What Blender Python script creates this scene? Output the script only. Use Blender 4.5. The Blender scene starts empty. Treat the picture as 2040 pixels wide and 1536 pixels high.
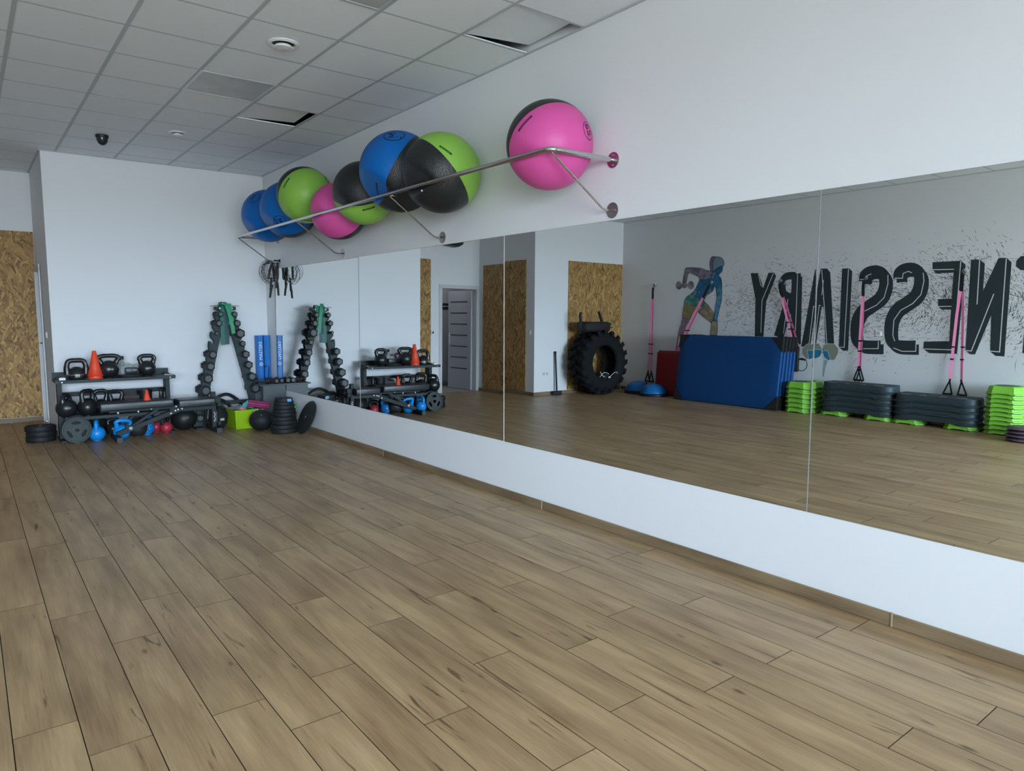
import bpy, bmesh, math, random
from mathutils import Vector, Matrix
from math import pi, sin, cos, radians as R_

random.seed(7)
SC = bpy.context.scene
COL = SC.collection

# ------------------------------------------------------------------ camera, light, exposure
cam_d = bpy.data.cameras.new('camera'); cam = bpy.data.objects.new('camera', cam_d); COL.objects.link(cam)
cam.location = (-3.348, 0.0, 1.4526)
cam.rotation_euler = (R_(90 - 5.776), 0.0, R_(-37.902))
cam_d.sensor_fit = 'HORIZONTAL'; cam_d.sensor_width = 36.0; cam_d.lens = 36.0 * 1400.35 / 2040.0
cam_d.clip_start = 0.05; cam_d.clip_end = 100
SC.camera = cam
SC.view_settings.view_transform = 'Standard'; SC.view_settings.look = 'None'
SC.view_settings.gamma = 1.0; SC.view_settings.use_curve_mapping = False
SC.view_settings.exposure = 0.93

world = bpy.data.worlds.new('daylight'); SC.world = world; world.use_nodes = True
wn = world.node_tree; wtc = wn.nodes.new('ShaderNodeTexCoord'); wsx = wn.nodes.new('ShaderNodeSeparateXYZ'); wr = wn.nodes.new('ShaderNodeValToRGB')
wmr = wn.nodes.new('ShaderNodeMapRange'); wmr.inputs['From Min'].default_value = -1; wmr.inputs['From Max'].default_value = 1
wn.links.new(wtc.outputs['Generated'], wsx.inputs[0]); wn.links.new(wsx.outputs['Z'], wmr.inputs['Value']); wn.links.new(wmr.outputs[0], wr.inputs['Fac']); wn.links.new(wr.outputs['Color'], wn.nodes['Background'].inputs[0])
we = wr.color_ramp.elements                      # overcast sky over a darker street
we[0].position = 0.49; we[0].color = (0.36, 0.38, 0.39, 1); we[1].position = 0.505; we[1].color = (0.75, 0.87, 1.04, 1)
we2 = we.new(0.8); we2.color = (0.78, 0.92, 1.07, 1)
wn.nodes['Background'].inputs[1].default_value = 24.0

def area(name, loc, rot, sx, sy, power, colour, spread=180):
    l = bpy.data.lights.new(name, 'AREA'); l.shape = 'RECTANGLE'; l.size = sx; l.size_y = sy
    l.energy = power; l.color = colour; l.spread = R_(spread)
    o = bpy.data.objects.new(name, l); COL.objects.link(o); o.location = loc; o.rotation_euler = rot
    return o
# daylight coming through the three shop windows behind the camera
for i, (wx, ww) in enumerate(((-6.1, 2.1), (-3.9, 2.1), (-2.15, 1.1))):
    area('window_portal', (wx, -4.42, 1.72), (R_(90), 0, 0), ww, 2.4, 1, (1, 1, 1)).data.cycles.is_portal = True
area('hallway_fill', (-4.5, 12.1, 2.5), (0, 0, 0), 0.6, 0.6, 1.6, (0.95, 0.95, 1.0))  # unseen lamp added to brighten the hallway

# ------------------------------------------------------------------ materials
MATS = {}
def mat(name, rgb, rough=0.5, metal=0.0, spec=0.5, bump=None, coat=0.0, var=None):
    """plain principled surface; bump=(scale, strength), var=(scale, amount) soft colour variation"""
    if name in MATS: return MATS[name]
    m = bpy.data.materials.new(name); m.use_nodes = True; nt = m.node_tree; b = nt.nodes['Principled BSDF']
    b.inputs['Base Color'].default_value = (*rgb, 1); b.inputs['Roughness'].default_value = rough
    b.inputs['Metallic'].default_value = metal; b.inputs['Specular IOR Level'].default_value = spec
    if coat: b.inputs['Coat Weight'].default_value = coat; b.inputs['Coat Roughness'].default_value = 0.1
    if bump or var: tc = nt.nodes.new('ShaderNodeTexCoord')
    if bump:
        n = nt.nodes.new('ShaderNodeTexNoise'); n.inputs['Scale'].default_value = bump[0]; n.inputs['Detail'].default_value = 4
        nt.links.new(tc.outputs['Object'], n.inputs['Vector'])
        bp = nt.nodes.new('ShaderNodeBump'); bp.inputs['Strength'].default_value = bump[1]; bp.inputs['Distance'].default_value = 0.01
        nt.links.new(n.outputs['Fac'], bp.inputs['Height']); nt.links.new(bp.outputs['Normal'], b.inputs['Normal'])
    if var:
        n = nt.nodes.new('ShaderNodeTexNoise'); n.inputs['Scale'].default_value = var[0]; n.inputs['Detail'].default_value = 5
        nt.links.new(tc.outputs['Object'], n.inputs['Vector'])
        r = nt.nodes.new('ShaderNodeValToRGB'); r.color_ramp.elements[0].position = 0.3; r.color_ramp.elements[1].position = 0.7
        r.color_ramp.elements[0].color = (*[c * (1 - var[1]) for c in rgb], 1); r.color_ramp.elements[1].color = (*[min(1, c * (1 + var[1])) for c in rgb], 1)
        nt.links.new(n.outputs['Fac'], r.inputs['Fac']); nt.links.new(r.outputs['Color'], b.inputs['Base Color'])
    MATS[name] = m; return m

def nodes(name):
    m = bpy.data.materials.new(name); m.use_nodes = True; nt = m.node_tree
    def N(t, **kw):
        n = nt.nodes.new('ShaderNode' + t)
        for k, v in kw.items():
            if k.startswith('i_'): n.inputs[k[2:].replace('_', ' ')].default_value = v
            else: setattr(n, k, v)
        return n
    return m, nt, nt.nodes['Principled BSDF'], N, nt.links.new

def wood(name, dark, light, along=1, rough=0.37, knots=True, joint=0.0):
    """oak laminate: grain runs along local axis `along` (0 x, 1 y)"""
    m, nt, b, N, L = nodes(name)
    tc = N('TexCoord'); oi = N('ObjectInfo'); at = N('Attribute', attribute_name='rnd')
    ad = N('Math', operation='ADD'); L(oi.outputs['Random'], ad.inputs[0]); L(at.outputs['Fac'], ad.inputs[1])
    mu = N('Math', operation='MULTIPLY'); mu.inputs[1].default_value = 43.0; L(ad.outputs[0], mu.inputs[0])
    off = N('CombineXYZ'); L(mu.outputs[0], off.inputs['X']); L(mu.outputs[0], off.inputs['Y']); L(mu.outputs[0], off.inputs['Z'])
    va = N('VectorMath', operation='ADD'); L(tc.outputs['Object'], va.inputs[0]); L(off.outputs[0], va.inputs[1])
    def mapped(sc):
        mp = N('Mapping'); mp.inputs['Scale'].default_value = sc if along == 1 else (sc[1], sc[0], sc[2]); L(va.outputs[0], mp.inputs['Vector']); return mp
    m1 = mapped((5, 0.9, 5)); big = N('TexNoise'); big.inputs['Scale'].default_value = 1.6; big.inputs['Detail'].default_value = 3; L(m1.outputs[0], big.inputs['Vector'])
    # cathedral rings: distorted bands
    m2 = mapped((7, 0.65, 7)); ring = N('TexNoise'); ring.inputs['Scale'].default_value = 1.1; ring.inputs['Detail'].default_value = 1.0; ring.inputs['Distortion'].default_value = 0.25
    L(m2.outputs[0], ring.inputs['Vector'])
    rm = N('Math', operation='MULTIPLY'); rm.inputs[1].default_value = 26; L(ring.outputs['Fac'], rm.inputs[0])
    rs = N('Math', operation='SINE'); L(rm.outputs[0], rs.inputs[0])
    m3 = mapped((90, 3.5, 90)); fine = N('TexNoise'); fine.inputs['Scale'].default_value = 1.6; fine.inputs['Detail'].default_value = 4; L(m3.outputs[0], fine.inputs['Vector'])
    # knots and cracks
    m4 = mapped((4.2, 1.7, 4.2)); kd = N('TexVoronoi'); kd.inputs['Scale'].default_value = 1.3; L(m4.outputs[0], kd.inputs['Vector'])
    kr = N('MapRange'); kr.inputs['From Min'].default_value = 0.015; kr.inputs['From Max'].default_value = 0.085; kr.inputs['To Min'].default_value = 1; kr.inputs['To Max'].default_value = 0; L(kd.outputs['Distance'], kr.inputs['Value'])
    m5 = mapped((26, 2.2, 26)); ck = N('TexNoise'); ck.inputs['Scale'].default_value = 1.0; ck.inputs['Detail'].default_value = 5; ck.inputs['Distortion'].default_value = 0.8; L(m5.outputs[0], ck.inputs['Vector'])
    cr = N('MapRange'); cr.inputs['From Min'].default_value = 0.655; cr.inputs['From Max'].default_value = 0.70; L(ck.outputs['Fac'], cr.inputs['Value'])
    # combine to a tone
    def mad(a, k, c):
        n = N('Math', operation='MULTIPLY_ADD'); L(a, n.inputs[0]); n.inputs[1].default_value = k
        if isinstance(c, float): n.inputs[2].default_value = c
        else: L(c, n.inputs[2])
        return n.outputs[0]
    t = mad(big.outputs['Fac'], 0.75, 0.12)
    t = mad(rs.outputs[0], 0.055, t)
    t = mad(fine.outputs['Fac'], 0.42, t)
    t = mad(ad.outputs[0], 0.12, t)
    t = mad(kr.outputs[0], -0.65 if knots else 0.0, t)
    t = mad(cr.outputs[0], -0.45 if knots else 0.0, t)
    r = N('ValToRGB'); e = r.color_ramp.elements; e[0].position = 0.25; e[0].color = (*[c * 0.45 for c in dark], 1); e[1].position = 1.12; e[1].color = (*light, 1)
    x = e.new(0.55); x.color = (*dark, 1)
    e[-1].position = 1.0
    L(t, r.inputs['Fac'])
    L(r.outputs['Color'], b.inputs['Base Color'])
    rr = N('MapRange'); rr.inputs['To Min'].default_value = rough - 0.06; rr.inputs['To Max'].default_value = rough + 0.1; L(fine.outputs['Fac'], rr.inputs['Value']); L(rr.outputs[0], b.inputs['Roughness'])
    bp = N('Bump'); bp.inputs['Strength'].default_value = 0.12; bp.inputs['Distance'].default_value = 0.002; L(fine.outputs['Fac'], bp.inputs['Height']); L(bp.outputs[0], b.inputs['Normal'])
    MATS[name] = m; return m

def osb(name):
    """pressed strand board: three layers of stretched cells, each with its own tone"""
    m, nt, b, N, L = nodes(name)
    tc = N('TexCoord')
    cols = []
    for k, (ang, sc) in enumerate(((0.12, 1.0), (-0.5, 1.2), (0.65, 1.05))):
        mp = N('Mapping', vector_type='TEXTURE'); mp.inputs['Rotation'].default_value = (0, 0, ang); mp.inputs['Scale'].default_value = (sc/44, sc/9.5, 1)
        mp.inputs['Location'].default_value = (k * 3.1, k * 7.7, 0)
        wob = N('TexNoise'); wob.inputs['Scale'].default_value = 4; L(tc.outputs['UV'], wob.inputs['Vector'])
        wm = N('VectorMath', operation='MULTIPLY_ADD'); L(wob.outputs['Color'], wm.inputs[0]); wm.inputs[1].default_value = (0.09, 0.09, 0); L(tc.outputs['UV'], wm.inputs[2])
        L(wm.outputs[0], mp.inputs['Vector'])
        v = N('TexVoronoi'); v.inputs['Scale'].default_value = 1.0; L(mp.outputs[0], v.inputs['Vector'])
        sep = N('SeparateColor'); L(v.outputs['Color'], sep.inputs[0])
        cols.append(sep)
    m1 = N('Math', operation='GREATER_THAN'); m1.inputs[1].default_value = 0.5; L(cols[0].outputs[1], m1.inputs[0])
    m2 = N('Math', operation='GREATER_THAN'); m2.inputs[1].default_value = 0.62; L(cols[1].outputs[1], m2.inputs[0])
    x1 = N('Mix', data_type='FLOAT'); L(m1.outputs[0], x1.inputs[0]); L(cols[1].outputs[0], x1.inputs[2]); L(cols[0].outputs[0], x1.inputs[3])
    x2 = N('Mix', data_type='FLOAT'); L(m2.outputs[0], x2.inputs[0]); L(x1.outputs[0], x2.inputs[2]); L(cols[2].outputs[0], x2.inputs[3])
    r = N('ValToRGB'); e = r.color_ramp.elements
    e[0].position = 0.0; e[0].color = (0.13, 0.07, 0.025, 1); e[1].position = 1.0; e[1].color = (0.60, 0.35, 0.115, 1)
    for p, c in ((0.12, (0.22, 0.118, 0.036)), (0.4, (0.33, 0.182, 0.055)), (0.8, (0.44, 0.255, 0.082))):
        q = e.new(p); q.color = (*c, 1)
    L(x2.outputs[0], r.inputs['Fac']); L(r.outputs['Color'], b.inputs['Base Color'])
    b.inputs['Roughness'].default_value = 0.62
    bp = N('Bump'); bp.inputs['Strength'].default_value = 0.4; bp.inputs['Distance'].default_value = 0.003; L(x2.outputs[0], bp.inputs['Height']); L(bp.outputs[0], b.inputs['Normal'])
    MATS[name] = m; return m

def dotted(name, rgb):
    """black rubber with a fine hexagonal pimple grip"""
    m, nt, b, N, L = nodes(name)
    b.inputs['Base Color'].default_value = (*rgb, 1); b.inputs['Roughness'].default_value = 0.38
    tc = N('TexCoord'); v = N('TexVoronoi'); v.inputs['Scale'].default_value = 95; v.inputs['Randomness'].default_value = 0.25; L(tc.outputs['Object'], v.inputs['Vector'])
    bp = N('Bump'); bp.inputs['Strength'].default_value = 0.55; bp.inputs['Distance'].default_value = 0.004; bp.invert = True; L(v.outputs['Distance'], bp.inputs['Height']); L(bp.outputs[0], b.inputs['Normal'])
    MATS[name] = m; return m

def painted(name, colours, scale=5):
    """wall paint blended between a few colours, like an airbrushed picture"""
    m, nt, b, N, L = nodes(name)
    tc = N('TexCoord'); n = N('TexNoise'); n.inputs['Scale'].default_value = scale; n.inputs['Detail'].default_value = 3; n.inputs['Distortion'].default_value = 0.6
    L(tc.outputs['Object'], n.inputs['Vector'])
    r = N('ValToRGB'); e = r.color_ramp.elements; k = len(colours)
    e[0].position = 0.32; e[0].color = (*colours[0], 1); e[1].position = 0.68; e[1].color = (*colours[-1], 1)
    for i in range(1, k - 1):
        q = e.new(0.32 + 0.36 * i / (k - 1)); q.color = (*colours[i], 1)
    L(n.outputs['Fac'], r.inputs['Fac']); L(r.outputs['Color'], b.inputs['Base Color']); b.inputs['Roughness'].default_value = 0.7
    MATS[name] = m; return m

WALL = mat('white_wall_paint', (0.78, 0.79, 0.82), 0.62, bump=(60, 0.04), spec=0.3)
MURALWALL = mat('printed_wallpaper_white', (0.74, 0.75, 0.77), 0.6, spec=0.3)
GREYW = mat('grey_wall_paint', (0.50, 0.51, 0.53), 0.6)
WOOD = wood('oak_laminate', (0.245, 0.150, 0.073), (0.48, 0.325, 0.172))
WOODX = wood('oak_skirting', (0.15, 0.10, 0.055), (0.30, 0.21, 0.12), knots=False, rough=0.5)
WOODXX = wood('oak_skirting_across', (0.15, 0.10, 0.055), (0.30, 0.21, 0.12), along=0, knots=False, rough=0.5)
OSB = osb('strand_board')
TILE = mat('mineral_ceiling_tile', (0.86, 0.90, 0.95), 0.85, bump=(140, 0.25), spec=0.2)
GRID = mat('ceiling_grid_grey', (0.50, 0.54, 0.57), 0.6)
DARKVOID = mat('ceiling_void_dark', (0.03, 0.035, 0.04), 0.9)
MIRROR = mat('mirror_silver', (0.84, 0.87, 0.87), 0.0, 1.0)
EDGE = mat('mirror_edge', (0.40, 0.42, 0.40), 0.3)
STEEL = mat('polished_steel', (0.62, 0.60, 0.60), 0.16, 1.0)
CHROME = mat('chrome', (0.8, 0.8, 0.82), 0.12, 1.0)
BLACK = mat('black_plastic', (0.012, 0.014, 0.015), 0.45, spec=0.4)
RUBBER = mat('black_rubber', (0.013, 0.015, 0.016), 0.6, bump=(60, 0.1), spec=0.35)
IRON = mat('black_cast_iron', (0.014, 0.015, 0.017), 0.28, bump=(90, 0.12))
ENAMEL = mat('dark_teal_powder_coat', (0.024, 0.038, 0.043), 0.55, spec=0.35)
FRAME = mat('charcoal_steel_frame', (0.020, 0.027, 0.031), 0.55, spec=0.35)
VINYL = mat('black_vinyl_pad', (0.020, 0.026, 0.030), 0.38, bump=(120, 0.08))
HEXEND = mat('dumbbell_end_grey', (0.075, 0.085, 0.09), 0.5)
ORANGE = mat('orange_cone_plastic', (0.85, 0.075, 0.025), 0.4)
WHITEP = mat('white_plastic', (0.8, 0.8, 0.8), 0.35)
GREYDOOR = mat('grey_door_laminate', (0.47, 0.46, 0.48), 0.45, bump=(30, 0.05))
BLUEP = mat('blue_vinyl', (0.002, 0.055, 0.20), 0.5, bump=(8, 0.15), spec=0.3)
BLUEK = mat('bright_blue_vinyl', (0.005, 0.26, 0.72), 0.35)
REDK = mat('red_vinyl_dipped', (0.42, 0.025, 0.05), 0.4)
REDM = mat('red_mat_vinyl', (0.22, 0.008, 0.012), 0.5, bump=(10, 0.1))
GREEN = mat('lime_step_plastic', (0.22, 0.55, 0.05), 0.5, spec=0.4)
GREYSTEP = mat('slate_step_plastic', (0.030, 0.050, 0.059), 0.5, spec=0.4)
LIME = mat('lime_box_plastic', (0.30, 0.50, 0.005), 0.35)
PINKB = mat('pink_strap_webbing', (0.85, 0.25, 0.45), 0.6)
MURALINK = mat('mural_dark_teal_ink', (0.018, 0.032, 0.036), 0.6)
MURALLINE = mat('mural_white_line', (0.70, 0.74, 0.74), 0.6)

# ------------------------------------------------------------------ mesh helpers
def frame_to(direction, up=(0, 0, 1)):
    z = Vector(direction).normalized(); u = Vector(up)
    if abs(z.dot(u)) > 0.99: u = Vector((1, 0, 0))
    x = u.cross(z).normalized(); y = z.cross(x)
    return Matrix((x, y, z)).transposed().to_4x4()

class MB:
    def __init__(s): s.bm = bmesh.new()
    def add(s, vs, fs, M=None):
        vv = [s.bm.verts.new((M @ Vector(v)) if M is not None else v) for v in vs]
        for f in fs:
            try: s.bm.faces.new([vv[i] for i in f])
            except ValueError: pass
        return s
    def box(s, c, d, bev=0.0, M=None, seg=1):
        t = bmesh.new(); bmesh.ops.create_cube(t, size=1.0)
        for v in t.verts: v.co = Vector((v.co.x * d[0], v.co.y * d[1], v.co.z * d[2]))
        if bev: bmesh.ops.bevel(t, geom=list(t.edges), offset=bev, segments=seg, affect='EDGES', profile=0.5)
        T = Matrix.Translation(c)
        for v in t.verts: v.co = T @ v.co
        return s.merge(t, M)
    def merge(s, t, M=None):
        t.verts.index_update(); mp = [s.bm.verts.new((M @ v.co) if M is not None else v.co) for v in t.verts]
        for f in t.faces:
            try: s.bm.faces.new([mp[v.index] for v in f.verts])
            except ValueError: pass
        t.free(); return s
    def lathe(s, prof, n=24, M=None, cap=True):
        """prof: list of (r, z)"""
        vs = []; fs = []; idx = []
        for r, z in prof:
            if r < 1e-6: idx.append([len(vs)]); vs.append((0, 0, z))
            else: idx.append(list(range(len(vs), len(vs) + n))); vs += [(r * cos(2*pi*i/n), r * sin(2*pi*i/n), z) for i in range(n)]
        for a, b in zip(idx, idx[1:]):
            for i in range(n):
                j = (i + 1) % n
                if len(a) == 1 and len(b) == 1: continue
                if len(a) == 1: fs.append((a[0], b[i], b[j]))
                elif len(b) == 1: fs.append((a[i], a[j], b[0]))
                else: fs.append((a[i], a[j], b[j], b[i]))
        if cap:
            if len(idx[0]) > 1: fs.append(tuple(reversed(idx[0])))
            if len(idx[-1]) > 1: fs.append(tuple(idx[-1]))
        return s.add(vs, fs, M)
    def cyl(s, a, b, r, n=16, r2=None):
        a = Vector(a); b = Vector(b); M = Matrix.Translation(a) @ frame_to(b - a); l = (b - a).length
        return s.lathe([(r, 0), (r2 if r2 is not None else r, l)], n, M)
    def tube(s, pts, r, n=10, closed=False, flat=None):
        """round tube, or a flat band when flat=(width, thickness, width direction)"""
        P = [Vector(p) for p in pts]; k = len(P); rings = []
        prev = None
        for i in range(k):
            if closed: d = P[(i+1) % k] - P[i-1]
            else: d = P[min(i+1, k-1)] - P[max(i-1, 0)]
            d.normalize()
            if flat:
                w = Vector(flat[2]); w = (w - d * w.dot(d)).normalized(); t = d.cross(w)
                rings.append([P[i] + w*a*flat[0]/2 + t*b*flat[1]/2 for a, b in ((-1,-1),(1,-1),(1,1),(-1,1))])
            else:
                if prev is None:
                    x = d.orthogonal().normalized()
                else:
                    x = (prev - d * prev.dot(d)).normalized()
                prev = x; y = d.cross(x)
                rr = r[i] if isinstance(r, (list, tuple)) else r
                rings.append([P[i] + x*rr*cos(2*pi*j/n) + y*rr*sin(2*pi*j/n) for j in range(n)])
        n_ = len(rings[0]); vs = [v for g in rings for v in g]; fs = []
        for i in range(k if closed else k - 1):
            i2 = (i + 1) % k
            for j in range(n_): fs.append((i*n_+j, i*n_+(j+1) % n_, i2*n_+(j+1) % n_, i2*n_+j))
        if not closed: fs.append(tuple(reversed(range(n_)))); fs.append(tuple(range((k-1)*n_, k*n_)))
        return s.add(vs, fs)
    def sphere(s, c, r, M=None, nu=24, nv=14, sq=(1, 1, 1)):
        prof = [(r*sin(pi*i/nv), -r*cos(pi*i/nv)) for i in range(nv+1)]
        T = Matrix.Translation(c) @ Matrix.Diagonal((*sq, 1))
        return s.lathe(prof, nu, (M @ T) if M is not None else T, cap=False)
    def prism(s, loop, t, M=None):
        """extrude a flat loop (x, y) by t along z (starts at 0)"""
        n = len(loop); vs = [(x, y, 0) for x, y in loop] + [(x, y, t) for x, y in loop]
        fs = [tuple(reversed(range(n))), tuple(range(n, 2*n))] + [(i, (i+1) % n, n+(i+1) % n, n+i) for i in range(n)]
        return s.add(vs, fs, M)
    def filled(s, loops, t, M=None, bev=0.0):
        """flat shape with holes, thickness t centred on z=0"""
        cu = bpy.data.curves.new('outline', 'CURVE'); cu.dimensions = '2D'; cu.fill_mode = 'BOTH'; cu.extrude = t/2 - bev; cu.bevel_depth = bev; cu.bevel_resolution = 1
        for lp in loops:
            sp = cu.splines.new('POLY'); sp.points.add(len(lp) - 1); sp.use_cyclic_u = True
            for p, q in zip(sp.points, lp): p.co = (q[0], q[1], 0, 1)
        s.from_obj(bpy.data.objects.new('outline', cu), M); bpy.data.curves.remove(cu); return s
    def text(s, body, size, M=None, extrude=0.0, offset=0.0):
        cu = bpy.data.curves.new('lettering', 'FONT'); cu.body = body; cu.size = size; cu.align_x = 'CENTER'; cu.align_y = 'CENTER'; cu.extrude = extrude; cu.resolution_u = 3; cu.offset = offset
        s.from_obj(bpy.data.objects.new('lettering', cu), M); bpy.data.curves.remove(cu); return s
    def from_obj(s, o, M=None):
        COL.objects.link(o); dg = bpy.context.evaluated_depsgraph_get(); me = bpy.data.meshes.new_from_object(o.evaluated_get(dg))
        s.add([tuple(v.co) for v in me.vertices], [tuple(p.vertices) for p in me.polygons], M)
        bpy.data.meshes.remove(me); bpy.data.objects.remove(o)
    def warp(s, fn):
        for v in s.bm.verts: v.co = fn(v.co)
        return s
    def build(s, name, m, parent=None, loc=None, smooth=35, normals=True):
        if normals: bmesh.ops.recalc_face_normals(s.bm, faces=s.bm.faces)
        me = bpy.data.meshes.new(name); s.bm.to_mesh(me); s.bm.free()
        me.materials.append(m)
        if smooth:
            me.polygons.foreach_set('use_smooth', [True] * len(me.polygons)); me.set_sharp_from_angle(angle=R_(smooth))
        o = bpy.data.objects.new(name, me); COL.objects.link(o)
        if parent is not None: o.parent = parent
        if loc is not None: o.location = loc
        return o

def tag(o, label=None, cat=None, group=None, kind=None):
    if label: o['label'] = label
    if cat: o['category'] = cat
    if group: o['group'] = group
    if kind: o['kind'] = kind
    return o
def thing(name, label, cat, loc=(0, 0, 0), rz=0.0, group=None, rot=None):
    o = bpy.data.objects.new(name, None); COL.objects.link(o); o.location = loc
    o.rotation_euler = rot if rot is not None else (0, 0, rz); o.empty_display_size = 0.1
    return tag(o, label, cat, group)
def copy_tree(o, parent=None):
    c = o.copy(); COL.objects.link(c); c.parent = parent
    for ch in list(o.children): copy_tree(ch, c)
    return c
def struct(name, mb, m, parent=None, smooth=0):
    o = mb.build(name, m, parent, smooth=smooth)
    if parent is None: o['kind'] = 'structure'
    return o
def smoothpath(pts, n=6):
    """Catmull-Rom through the points"""
    P = [Vector(p) for p in pts]; out = []
    for i in range(len(P) - 1):
        a = P[max(i-1, 0)]; b = P[i]; c = P[i+1]; d = P[min(i+2, len(P)-1)]
        for k in range(n):
            t = k / n; out.append(0.5 * ((2*b) + (c-a)*t + (2*a-5*b+4*c-d)*t*t + (3*b-a-3*c+d)*t*t*t))
    out.append(P[-1]); return out

# ================================================================== THE ROOM
CZ = 3.327; TOPZ = 3.62
XL = -7.2; YF = -4.4; YB = 9.85; YN = 11.5; XD = -2.53; XP = -4.90
M0, M1, MZ0, MZ1 = -0.693, 9.487, 0.447, 2.058          # mirror field on the right wall

fl = struct('floor', MB().box(((XL)/2, (YF+YB)/2, -0.06), (-XL+0.2, YB-YF+0.2, 0.08)).box(((XP-1.9)/2, (YB+YN)/2+0.06, -0.06), (-1.9-XP, YN-YB+0.14, 0.08)), mat('floor_underlay', (0.04, 0.03, 0.02), 0.9))
# planks: one mesh shared by the full ones, cut ones have their own
def plank_mesh(w, l):
    g = 0.0009; c = 0.0009; w -= 2*g; l -= 2*g; mb = MB()
    lo = [(-w/2, -l/2), (w/2, -l/2), (w/2, l/2), (-w/2, l/2)]; hi = [(-w/2+c, -l/2+c), (w/2-c, -l/2+c), (w/2-c, l/2-c), (-w/2+c, l/2-c)]
    vs = [(x, y, -0.018) for x, y in lo] + [(x, y, -0.0012) for x, y in lo] + [(x, y, 0) for x, y in hi]
    fs = [(8, 9, 10, 11)]
    for i in range(4):
        j = (i+1) % 4; fs += [(i, j, 4+j, 4+i), (4+i, 4+j, 8+j, 8+i)]
    mb.add(vs, fs); return mb
EDGEM = mat('dark_plank_bevel', (0.06, 0.04, 0.024), 0.7, spec=0.2)
def dark_sides(o):
    """everything but the top face of a plank is the dark bevelled edge"""
    o.data.materials.append(EDGEM)
    for p in o.data.polygons: p.material_index = 0 if p.normal.z > .95 else 1
    return o
PW, PLN = 0.1935, 1.31
joints = {-2: 2.85, -1: 2.585, 0: 3.44, 1: 2.58, 2: 2.318, 5: 1.587, 6: 2.308, 7: 1.71, 8: 2.165, 9: 1.583, 10: 2.293, 11: 1.56, 12: 0.85, 13: 1.555}
planks = []
for k in range(-23, 15):
    x0 = -2.9145 + PW * k; x1 = x0 + PW
    x0c, x1c = max(x0, XL), min(x1, 0.0)
    if x1c - x0c < 0.02: continue
    j = joints.get(k, (k * 0.437 + 0.31 * (k % 3)) % PLN)
    end = YN if XP - 0.05 < (x0 + x1) / 2 < XD + 0.05 else YB
    n0 = math.floor((YF - j) / PLN)
    for n in range(n0, 14):
        a = max(j + n*PLN, YF); bb = min(j + (n+1)*PLN, end)
        if bb - a < 0.03: continue
        planks.append((x0c, x1c, a, bb))
camv = Vector((-3.348, 0, 0))
def pkey(p):
    c = Vector(((p[0]+p[1])/2, (p[2]+p[3])/2, 0)); return (c - camv).length + (50 if c.y < -0.4 else 0)
planks.sort(key=pkey)
full_plank = None
for x0, x1, a, bb in planks[:300]:
    full = abs(x1 - x0 - PW) < 1e-4 and abs(bb - a - PLN) < 1e-4
    if full and full_plank is not None:
        o = full_plank.copy(); COL.objects.link(o); o.location = ((x0+x1)/2, (a+bb)/2, 0)
    else:
        o = dark_sides(plank_mesh(x1-x0, bb-a).build('plank', WOOD, fl, ((x0+x1)/2, (a+bb)/2, 0), smooth=0))
        if full: full_plank = o
rest = MB(); rnds = []
for x0, x1, a, bb in planks[300:]:
    t = plank_mesh(x1-x0, bb-a); rnds += [random.random()] * len(t.bm.verts)
    rest.merge(t.bm, Matrix.Translation(((x0+x1)/2, (a+bb)/2, 0)))
o = dark_sides(rest.build('plank', WOOD, fl, smooth=0)); o['kind'] = 'stuff'
at = o.data.attributes.new('rnd', 'FLOAT', 'POINT'); at.data.foreach_set('value', rnds)

# walls
w = MB(); T = 0.15
w.box((0.02+T/2, (YF+YB)/2, TOPZ/2), (T, YB-YF+0.3, TOPZ))                                   # the recessed face behind the mirrors
w.box((0.01, (YF+YB)/2, MZ0/2), (0.02, YB-YF, MZ0)); w.box((0.01, (YF+YB)/2, (MZ1+TOPZ)/2), (0.02, YB-YF, TOPZ-MZ1))
w.box((0.01, (M1+YB)/2, (MZ0+MZ1)/2), (0.02, YB-M1, MZ1-MZ0)); w.box((0.01, (M0+YF)/2, (MZ0+MZ1)/2), (0.02, M0-YF, MZ1-MZ0))
struct('wall_right', w, WALL)
struct('wall_back', MB().box((XD/2, YB+0.075, TOPZ/2), (-XD, 0.15, TOPZ)), WALL)
# wall with the first door (its niche side faces -x)
D1a, D1b, DH = 10.82, 11.45, 2.03
w = MB(); w.box((XD+0.05, (YB+0.15+D1a)/2, TOPZ/2), (0.1, D1a-YB-0.15, TOPZ)).box((XD+0.05, (D1b+YN+.1)/2, TOPZ/2), (0.1, YN+.1-D1b, TOPZ)).box((XD+0.05, (D1a+D1b)/2, (DH+TOPZ)/2), (0.1, D1b-D1a, TOPZ-DH))
struct('wall_niche_right', w, WALL)
struct('wall_leak_block', MB().box((-2.0, YB+1.0, TOPZ/2), (.1, 1.75, TOPZ)).box((-2.2, YN+.05, TOPZ/2), (.5, .1, TOPZ)), GREYW)  # unseen wall added behind the door to keep sky light from leaking in
# far niche wall with the second door opening
DX0, DX1 = -4.84, -4.01
w = MB(); w.box(((DX1+XD)/2, YN+0.06, TOPZ/2), (XD-DX1, 0.12, TOPZ)).box(((-5.8+DX0)/2, YN+0.06, TOPZ/2), (DX0+5.8, 0.12, TOPZ)).box(((DX0+DX1)/2, YN+0.06, (DH+TOPZ)/2), (DX1-DX0, 0.12, TOPZ-DH))
struct('wall_niche_back', w, WALL)
struct('wall_niche_left', MB().box((XP-0.075, (YB+.15+YN)/2, TOPZ/2), (0.15, YN-YB-.15, TOPZ)), WALL)
struct('wall_pier', MB().box(((XL+XP)/2, YB+0.075, TOPZ/2), (XP-XL, 0.15, TOPZ)), WALL)
struct('wall_left', MB().box((XL-0.075, (YF+YB+.15)/2, TOPZ/2), (0.15, YB+.15-YF, TOPZ)), MURALWALL)
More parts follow.
